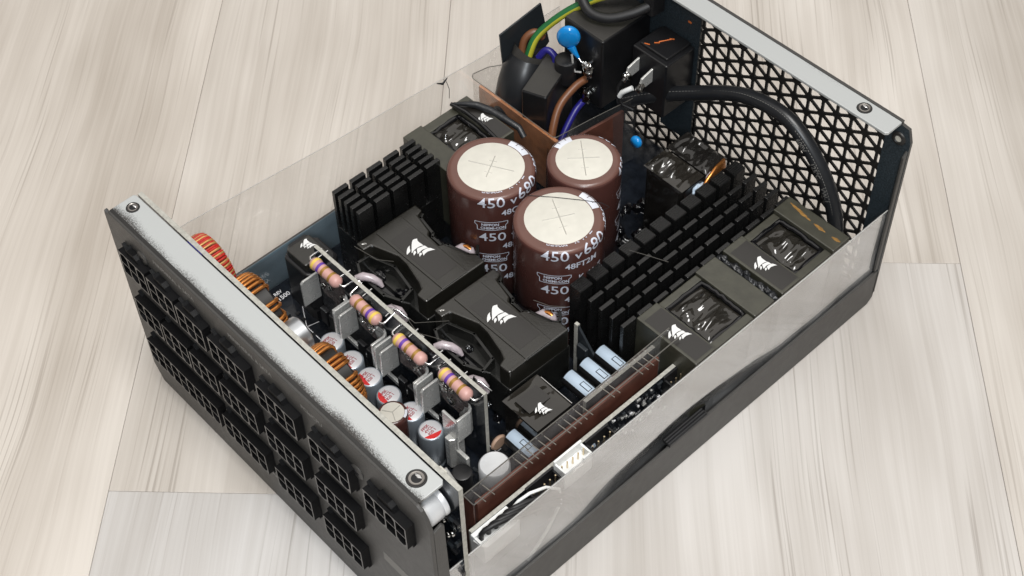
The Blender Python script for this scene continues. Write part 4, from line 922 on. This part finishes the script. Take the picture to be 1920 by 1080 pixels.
MB().tube([(50.6, 180.4, 50.8), (49.4, 179.4, 49.8), (47.6, 178.4, 48.0), (46.6, 178.2, 45.6)], 0.95, 12).build('white_sleeve', 'white_plastic', SW, smooth=80)
MB().tube([(46.4, 180.4, 53.0), (45.0, 179.0, 49.0), (45.4, 178.4, 44.5), (47.6, 179.0, 41.5), (51, 181, 40)], 0.55, 10).build('black_lead', 'rubber', SW, smooth=80)
# flat sheathed cable arching in front of the grille
pth0 = [(42.0, 184.0, 36.0), (50, 187.5, 41.5), (60, 191.0, 47.4), (70, 193.0, 53.2), (80, 194.0, 59.4), (89, 194.4, 64.0), (98, 194.4, 66.4), (106.5, 194.4, 66.6), (114, 194.4, 63.4), (121, 194.4, 57.6), (126.6, 194.4, 51.0), (131.0, 194.4, 43.4), (133.8, 194.4, 35.6), (135, 194.4, 27), (135.4, 194.0, 16)]
pth = []
for i in range(len(pth0) - 1):
    P = [Vector(pth0[max(0, min(len(pth0) - 1, i + q))]) for q in (-1, 0, 1, 2)]
    for t in range(4):
        t /= 4; pth.append(0.5 * ((2 * P[1]) + (P[2] - P[0]) * t + (2 * P[0] - 5 * P[1] + 4 * P[2] - P[3]) * t * t + (3 * P[1] - P[0] - 3 * P[2] + P[3]) * t ** 3))
CA = MB().tube(pth, 2.75, 20).build('sheathed_cable', 'heatshrink', PS, smooth=80, label='black sheathed cable arching across the grille')
seam = MB()
for i in range(len(pth) - 1):
    a, b = Vector(pth[i]), Vector(pth[i + 1]); off = Vector((0.8, -2.3, 1.5)) if i > 30 else Vector((0, -1.8, 2.15))
    for t in range(2):
        p, q = a.lerp(b, t / 2 + 0.05), a.lerp(b, t / 2 + 0.33); seam.tube([p + off, q + off], 0.12, 5)
seam.build('seam_line', 'print_grey', CA, smooth=60, kind='stuff')
def cable_text(s, i0, u):
    a, b = Vector(pth0[i0]), Vector(pth0[i0 + 1]); d = (b - a).normalized(); n = Vector((0, -1, 0)); up = d.cross(n) * -1
    return lettering([(s, 2.4, u, 0.1, 0.02)], lambda p, q: tuple(a + d * p + up * (q - 0.4) * 1.0 + n * 2.75 * math.sqrt(max(0.1, 1 - ((q - 0.4) / 2.8) ** 2)) + n * 0.12), 'print_grey', CA)
cable_text('600V', 8, 0.5); cable_text('125\u00b0C', 9, 0.8); cable_text('VW-1', 10, 1.6)
# heat-shrunk choke and box capacitor
HC = MB().lathe([(7.0, -9.5), (7.6, -8.8), (8.6, 2), (8.5, 8), (7.2, 11.0), (6.6, 13.0)], (0, 0, 0), 'z', 44)
ax = Vector((-0.10, 0.55, 1)).normalized(); rot = Vector((0, 0, 1)).rotation_difference(ax).to_matrix(); ctr = Vector((11.5, 161.5, 36.0))
HC.v = [tuple(ctr + rot @ Vector(p)) for p in HC.v]
HC = HC.build('shrink_wrapped_choke', 'heatshrink', PS, smooth=60, label='cylindrical choke in black heat-shrink with a gathered end')
MB().grid(lambda i, j: tuple(ctr + rot @ Vector((math.cos(6.283 * i) * (6.7 + 0.5 * math.sin(19 * i)), math.sin(6.283 * i) * (6.7 + 0.5 * math.cos(13 * i)), 12.6 + 3.4 * j + 0.9 * j * math.sin(12 * i)))), 60, 6).build('shrink_collar', 'plastic_grey', HC, smooth=80)
hf = lambda u, v: tuple(ctr + rot @ Vector((8.66 * math.cos(3.55 + u / 8.6), 8.66 * math.sin(3.55 + u / 8.6), v)))
lettering([('2', 3.0, -2.2, 7.2, 0.04), ('H', 3.0, -2.2, 4.0, 0.04), ('9', 3.0, -2.2, 0.8, 0.04), ('0', 3.0, -2.2, -2.4, 0.04)], hf, 'print_white', HC)
XC = MB().prism([(-5.0, -11.6), (5.0, -11.6), (5.0, 11.6), (-5.0, 11.6)], 20, 50.2, 'z')
ca, sa = math.cos(math.radians(21)), math.sin(math.radians(21)); XC.v = [(23.8 + ca * x - sa * y, 164.4 + sa * x + ca * y, z) for x, y, z in XC.v]
XC = XC.build('box_capacitor', 'plastic_black', PS, smooth=0, bevel=0.9, segs=3, label='black box-shaped film capacitor')
T_ = MB().prism([(-4.6, -11.2), (4.6, -11.2), (4.6, 11.2), (-4.6, 11.2)], 50.15, 50.4, 'z'); T_.v = [(23.8 + ca * x - sa * y, 164.4 + sa * x + ca * y, z) for x, y, z in T_.v]
T_.build('box_top', 'plastic_grey', XC, smooth=0, bevel=0.2)
MB().cyl((26.0, 171.5, 44), 4.2, 10.5, 'z', 30, rnd=0.8).build('black_sleeve', 'plastic_black', XC)
# blue disc capacitor on bent leads
DC = MB(); prof = [(0.05, -1.7), (2.6, -1.6), (4.0, -0.9), (4.3, 0), (4.0, 0.9), (2.6, 1.6), (0.05, 1.7)]
DC.lathe(prof, (0, 0, 0), 'y', 40); rm = Matrix.Rotation(math.radians(40), 3, 'Z')
DC.v = [tuple(rm @ Vector((x, y, z * 1.12)) + Vector((26.0, 172.6, 64.0))) for x, y, z in DC.v]
DC.tube([(27.2, 172.8, 60.2), (28.6, 173.2, 58.0), (30.2, 173.6, 56.2)], lambda t: 1.6 - 1.1 * t, 12)
DC = DC.build('disc_capacitor', 'blue_disc', PS, smooth=70, label='bright blue disc capacitor on thin leads')
MB().tube([(30.2, 173.6, 56.2), (31.4, 173.6, 55.2), (32.6, 174.0, 54.6), (33.6, 174.6, 53.4)], 0.42, 8).build('lead', 'tin_bright', DC, smooth=70)
MB().tube([(28.4, 172.0, 57.6), (29.4, 171.6, 53.4), (30.2, 171.8, 50.8), (31.6, 173.6, 50.2)], 0.42, 8).build('lead', 'tin', DC, smooth=70)
MB().lathe([(0.05, -1.2), (2.0, -1.0), (2.4, 0), (2.0, 1.0), (0.05, 1.2)], (62.6, 170.6, 39.4), 'y', 28).build('disc_capacitor', 'blue_disc', PS, smooth=70, label='small blue disc capacitor peeking out by the tape-wrapped coil')
def wire(path, r, mats, name, mia=None, seg=12):
    # smooth the given path
    P = [Vector(p) for p in path]; out = []
    for i in range(len(P) - 1):
        p0, p1, p2, p3 = P[max(0, i - 1)], P[i], P[i + 1], P[min(len(P) - 1, i + 2)]
        for t in range(6):
            t /= 6; out.append(0.5 * ((2 * p1) + (p2 - p0) * t + (2 * p0 - 5 * p1 + 4 * p2 - p3) * t * t + (3 * p1 - p0 - 3 * p2 + p3) * t ** 3))
    out.append(P[-1])
    return MB().tube(out, r, seg, mia=mia).build(name, mats, PS, smooth=80)
wire([(33.0, 174.6, 47.2), (32.6, 169.5, 46.4), (33.2, 161.4, 43.0), (35.4, 156.0, 37.4), (37.4, 153.0, 31.0), (38.0, 152.4, 24)], 1.45, 'wire_brown', 'brown_wire')
wire([(32.4, 174.4, 36.2), (33.0, 169.6, 34.8), (34.6, 162.6, 30.0), (36.6, 157.4, 25), (38, 155, 19)], 1.3, 'wire_blue', 'blue_wire')
wire([(15.2, 168, 50), (17.0, 170.5, 53.4), (20.4, 171.4, 51.4), (21.6, 169.4, 46), (21, 167, 40)], 1.3, 'wire_blue', 'blue_wire')
wire([(8.0, 166, 47), (7.0, 169, 53.0), (8.6, 172.6, 55.4), (11, 174.6, 53)], 1.4, 'wire_brown', 'brown_wire')
EW = wire([(10.4, 167.5, 48), (10.6, 171, 54.6), (13.2, 176, 60.2), (18.4, 182.4, 66.6), (25, 189.4, 71.6), (32, 195.5, 74.6), (36, 199, 75.8)], 1.55, ['wire_green', 'wire_yellow'], 'earth_wire', seg=24)
for p in EW.data.polygons:
    if p.normal.dot(Vector((0.83, 0.05, -0.54))) > 0.2: p.material_index = 1
wire([(3.0, 186.6, 61), (6.0, 190.2, 68.0), (9.4, 193.4, 74.0), (13.0, 191.6, 76.4), (18.6, 185.4, 74.0), (26, 182.2, 70.4), (33, 184.4, 69.8), (39, 190.6, 71.8), (42.6, 196.5, 74.2)], 1.85, 'rubber', 'black_wire', seg=16)
MB().blob((37.6, 199.6, 76.4), 2.8, 2.2, 2.4, 3, 0.5).build('ring_terminal', 'tin_bright', PS)
MB().prism([(40.2, 195), (44.6, 195), (45.4, 201), (40.6, 201)], 70.5, 79, 'z').build('cable_end', 'rubber', PS, smooth=0, bevel=0.6)
# upright black insulating card at the wall
MB().prism([(163.0, 20), (160.4, 50), (159.8, 58.6), (180.4, 61.4), (184.6, 40.4), (176, 34), (172, 20)], 3.2, 3.9, 'x').build('insulating_card', 'dark_plate', PS, smooth=0, bevel=0.15)
# brown filter board and its clear film box
MB().box(0.4, 41.4, 151.6, 153.0, 9, 37.0).build('filter_board', 'pcb_brown_light', PS, smooth=0, bevel=0.1, label='orange-brown filter board behind the bent clear film')
MB().prism([(43.6, 160.4), (44.6, 160.4), (46.8, 180.8), (45.6, 180.8)], 9, 36.5, 'z').build('filter_board', 'pcb_brown', PS, smooth=0, label='dark brown board behind the small capacitor')
fp = [(3.0, 165.0), (-1.2, 158.0), (-2.4, 151.4), (-1.0, 149.8), (10, 150.0), (25, 149.9), (41.6, 149.7), (42.6, 150.4), (44.8, 167), (47.9, 186)]
def film_strip(pts, z0, z1, name, mat, parent, edge, er=0.16):
    zs = z1 if callable(z1) else (lambda t: z1)
    L_ = [0]
    for a, b in zip(pts[:-1], pts[1:]): L_.append(L_[-1] + (Vector(b) - Vector(a)).length)
    def at(t):
        d = t * L_[-1]
        for i in range(len(pts) - 1):
            if d <= L_[i + 1] + 1e-6:
                k = (d - L_[i]) / (L_[i + 1] - L_[i]); return Vector(pts[i]).lerp(Vector(pts[i + 1]), k)
        return Vector(pts[-1])
    n = 72
    o = MB().grid(lambda i, j: (at(i).x + 0.15 * noise.noise(Vector((i * 9, j * 2, 1))), at(i).y + 0.15 * noise.noise(Vector((i * 9, j * 2, 7))), z0 + (zs(i) - z0) * j), n, 8).build(name, mat, parent, smooth=80, recalc=False)
    MB().tube([(at(i / n).x, at(i / n).y, zs(i / n)) for i in range(n + 1)], er, 6).build('film_rim', edge, o, smooth=70)
    return o
film_strip(fp, 9, 41.2, 'filter_film', 'film_side', PS, 'film_edge_dim')
# ------------------------------------------------------------------ side films
def bow(y):
    d = abs(y - 104.5); return 0.0 + 2.9 * max(0.0, 1 - max(0, d - 8) / 40) ** 1.2
def fr(i, j, dx=0.0):
    y = 5.4 + 195.0 * i; z = 6 + 43.0 * j - 0.5 * i
    k = min(1.0, max(0.0, (29 - z) / 13.0)); k = k * k * (3 - 2 * k)
    w = 0.16 * math.sin(y * 0.145 + z * 0.05) + 0.3 * noise.noise(Vector((y * 0.035, z * 0.05, 3)))
    return (148.7 - dx - bow(y) * k + w * math.sin(math.pi * min(1, max(0, j))) * 0.7, y, z)
FR = MB().grid(fr, 120, 30).build('insulating_film', 'film', PS, smooth=80, recalc=False, label='clear plastic film along the right wall reflecting the floor')
MB().grid(lambda i, j: fr(i, j, 0.35), 120, 30).build('film_ply', 'film', FR, smooth=80, recalc=False)
MB().tube([fr(i / 60, 1) for i in range(61)], 0.2, 6).build('film_rim', 'film_edge', FR, smooth=70)
def flx(y): return -9.6 + 8.4 * min(1, max(0, (y - 30) / 125)) ** 0.85
def flf(i, j):
    y = 15 + 180 * i; z = 6 + 42.2 * j
    x1 = flx(y); k = (z - 6) / 42.2
    return (1.6 + (x1 - 1.6) * max(0, (k - 0.35) / 0.65) + 0.2 * math.sin(y * 0.09), y, z)
FL = MB().grid(flf, 90, 20).build('insulating_film', 'film_side', PS, smooth=80, recalc=False, label='clear plastic film leaning out over the left wall')
MB().tube([flf(i / 60, 1) for i in range(61)], 0.1, 6).build('film_rim', 'film_edge', FL, smooth=70)
def ink(pts, w):
    mb = MB(); mb.tube([tuple(Vector(flf(i, j)) + Vector((0.25, 0, 0.1))) for i, j in pts], w, 6); mb.build('ink_mark', 'ink', FL, smooth=70)
ink([(0.662, 0.99), (0.675, 0.955), (0.688, 0.99)], lambda t: 0.5 - 0.3 * abs(2 * t - 1)); ink([(0.684, 0.96), (0.688, 0.87), (0.684, 0.78)], 0.13)
# hot-melt and lacquer strings that glisten between the parts
random.seed(21); mb = MB()
for k in range(16):
    x, y = random.uniform(64, 96), random.uniform(152, 172); mb.blob((x, y, 8 + random.uniform(0, 8)), random.uniform(1, 3), random.uniform(1, 3), random.uniform(.8, 2.4), k, 0.6)
for k in range(24):
    x, y = random.uniform(28, 112), random.uniform(56, 68); mb.blob((x, y, 8 + random.uniform(0, 12)), random.uniform(.6, 1.8), random.uniform(.6, 1.6), random.uniform(.5, 1.6), k, 0.6)
mb.build('lacquer_blobs', 'varnish', MBd, smooth=80, kind='stuff')

# fine glue strands left by the hot-melt gun
for pa in ([(56, 62, 36), (66, 63.4, 33.6), (75, 70.6, 36.6)], [(58.5, 63.2, 35), (70, 61.2, 34.0), (79.6, 65.4, 34.8)], [(30, 68, 38.3), (38, 71, 35.6), (44, 73.4, 37.8)], [(100, 128, 46.2), (105, 131, 45.4), (112, 134, 45.4)], [(88, 96, 37), (93, 98.4, 36.4), (98, 101, 38)]):
    MB().tube(pa, 0.1, 5).build('glue_strand', 'film_edge_dim', PS, smooth=60)
random.seed(31); mb = MB()
for k in range(60):
    x, y = random.uniform(99, 131), random.uniform(56, 64) if k % 2 else random.uniform(79, 84); w, l = random.uniform(.4, 1.2), random.uniform(.3, .8)
    mb.box(x - w, x + w, y - l, y + l, 7.01, 7.01 + random.uniform(.3, 1.1), random.choice([0, 0, 1, 2]))
for k in range(70):
    x, y = random.uniform(10, 112), random.uniform(34, 52); w, l = random.uniform(.3, 1.0), random.uniform(.3, .8)
    mb.box(x - w, x + w, y - l, y + l, 7.01, 7.01 + random.uniform(.3, .9), random.choice([0, 0, 1, 2]))
mb.build('surface_parts', ['plastic_black', 'dark_plate', 'solder'], MBd, smooth=0, kind='stuff')

random.seed(77)
for k in range(10):
    x = 30 + 8.2 * k; MB().blob((x + random.uniform(-1, 1), 56.6, 40 + random.uniform(-8, 5)), random.uniform(.8, 1.8), random.uniform(.5, 1.0), random.uniform(.8, 2.0), k, 0.6).build('solder_joint', 'solder', RB)
for k in range(7):
    x = 31 + 11.4 * k; MB().tube([(x, 53.9, 45.4), (x + 0.4, 52.6, 46.2), (x + random.uniform(-.5, .8), 56.6, 46.4)], 0.3, 6).build('lead_stub', 'tin_bright', RB, smooth=70)
MB().blob((57.4, 152.0, 12), 6, 4, 6, 5, 0.5).build('resin_pool', 'varnish', MBd)
